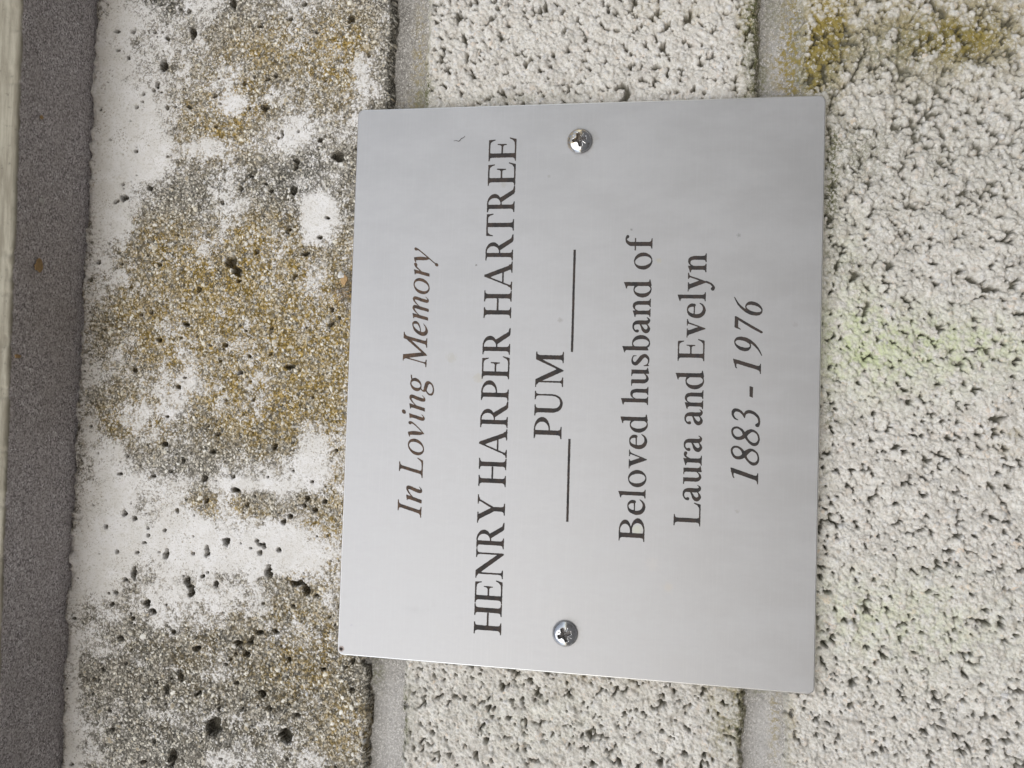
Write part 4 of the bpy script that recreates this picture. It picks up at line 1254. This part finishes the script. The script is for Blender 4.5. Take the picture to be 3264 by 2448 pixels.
M_TAN = mat_plain("dry_tan_bract", (0.40, 0.27, 0.14), 0.8, 0.8)
M_PALE = mat_plain("pale_crumb", (0.55, 0.54, 0.52), 0.8, 0.6)
M_FIBRE = mat_plain("brown_fibre", (0.13, 0.10, 0.07), 0.8, 0.5)
M_WEB = mat_plain("cobweb_silk", (0.45, 0.45, 0.45), 0.6, 0.5)
M_HAIR = mat_plain("dark_hair", (0.04, 0.035, 0.03), 0.6, 0.5)
X1, Y1, Z1 = np.array([1., 0, 0]), np.array([0, 1., 0]), np.array([0, 0, 1.])
ZS = 147.25
for u, v, a, b, lab, mt, sd_ in ((123, 846, 1.7, 1.4, "largest tan flake stuck to the grey underside of the sill", M_TAN, 4),
                                 (55, 1136, 0.6, 1.0, "small tan flake at the outer edge of the sill's underside", M_TAN, 6),
                                 (131, 374, 0.55, 0.6, "tiny orange-brown flake on the sill's underside near the right end", M_TAN, 9),
                                 (131, 640, 0.8, 1.0, "pale crumb stuck to the grey underside of the sill", M_PALE, 12)):
    o = flake("dry_flake" if mt is M_TAN else "mortar_crumb", at_z(u, v, ZS), X1 * a, Y1 * b, 0.22, -Z1, mt, sd_)
    tag(o, lab, "flake" if mt is M_TAN else "crumb", "flakes stuck under the sill" if mt is M_TAN else None)
for pts, lab in (([(12, 2030), (30, 2026), (50, 2013)], "short cobweb strand near the outer edge of the sill's underside"),
                 ([(16, 2046), (40, 2055), (70, 2056)], "curved cobweb strand just left of the short one under the sill"),
                 ([(59, 1990), (100, 2008), (140, 2040), (187, 2073)], "longest cobweb strand, crossing the underside of the sill"),
                 ([(165, 590), (172, 575), (190, 568)], "small hooked cobweb strand under the right half of the sill")):
    P3 = [at_z(u, v, ZS - 0.4) for u, v in pts]
    vv, ff = tube("cobweb_strand", P3, 0.06, M_WEB)
    o = build("cobweb_strand", vv, ff, M_WEB, origin=tuple(P3[0]))
    o.location = [k * MM for k in P3[0]]
    tag(o, lab, "cobweb", "cobweb strands under the sill")

hp = [at(u, v, -0.12) for u, v in ((1446, 449), (1455, 448), (1463, 450), (1470, 442), (1478, 438), (1482, 433))]
vv, ff = tube("hair", hp, 0.07, M_HAIR)
o = build("hair", vv, ff, M_HAIR, origin=tuple(hp[0]))
o.location = [k * MM for k in hp[0]]
tag(o, "tiny dark kinked hair stuck to the steel plaque above the capitals line", "hair")

deb = empty("dry_plant_debris", at(1095, 920, 1.0))
tag(deb, "scrap of dry brown plant fluff caught at the top edge of the plaque", "debris")
DINV = Matrix.Translation(deb.location).inverted()


def dchild(o):
    o.parent = deb
    o.matrix_parent_inverse = DINV
    return o


dchild(flake("husk", at(1099, 893, 0.8), X1 * 1.5, Z1 * 1.0, 0.5, -Y1, M_TAN, 15))
dchild(flake("husk", at(1088, 878, 0.6), X1 * 1.0, Z1 * 1.0, 0.5, -Y1, M_PALE, 17))
rd = np.random.default_rng(4)
for k in range(26):
    u, v = 1088 + rd.normal(0, 13), 938 + rd.normal(0, 20)
    a = rd.uniform(0, 6.28)
    L = rd.uniform(8, 26)
    bend = rd.uniform(-8, 8)
    P3 = [at(u + math.cos(a) * L * q - math.sin(a) * bend * (1 - q * q), v + math.sin(a) * L * q + math.cos(a) * bend * (1 - q * q),
             rd.uniform(0.6, 1.6)) for q in (-1, -0.3, 0.4, 1)]
    vv, ff = tube("fibre", P3, 0.09, M_FIBRE)
    dchild(build("fibre", vv, ff, M_FIBRE if k % 3 else M_TAN))

# ------------------------------------------------------------------ ground far below (seen only as soft reflected light)
gm = mat_plain("paving_grey", (0.21, 0.20, 0.188), 0.9, 30.0)
ground = build("ground", [(-9000, -9000, -1000), (9000, -9000, -1000), (9000, 9000, -1000), (-9000, 9000, -1000)], [(0, 1, 2, 3)], gm)
tag(ground, "grey ground below the wall, outside the frame", kind="structure")
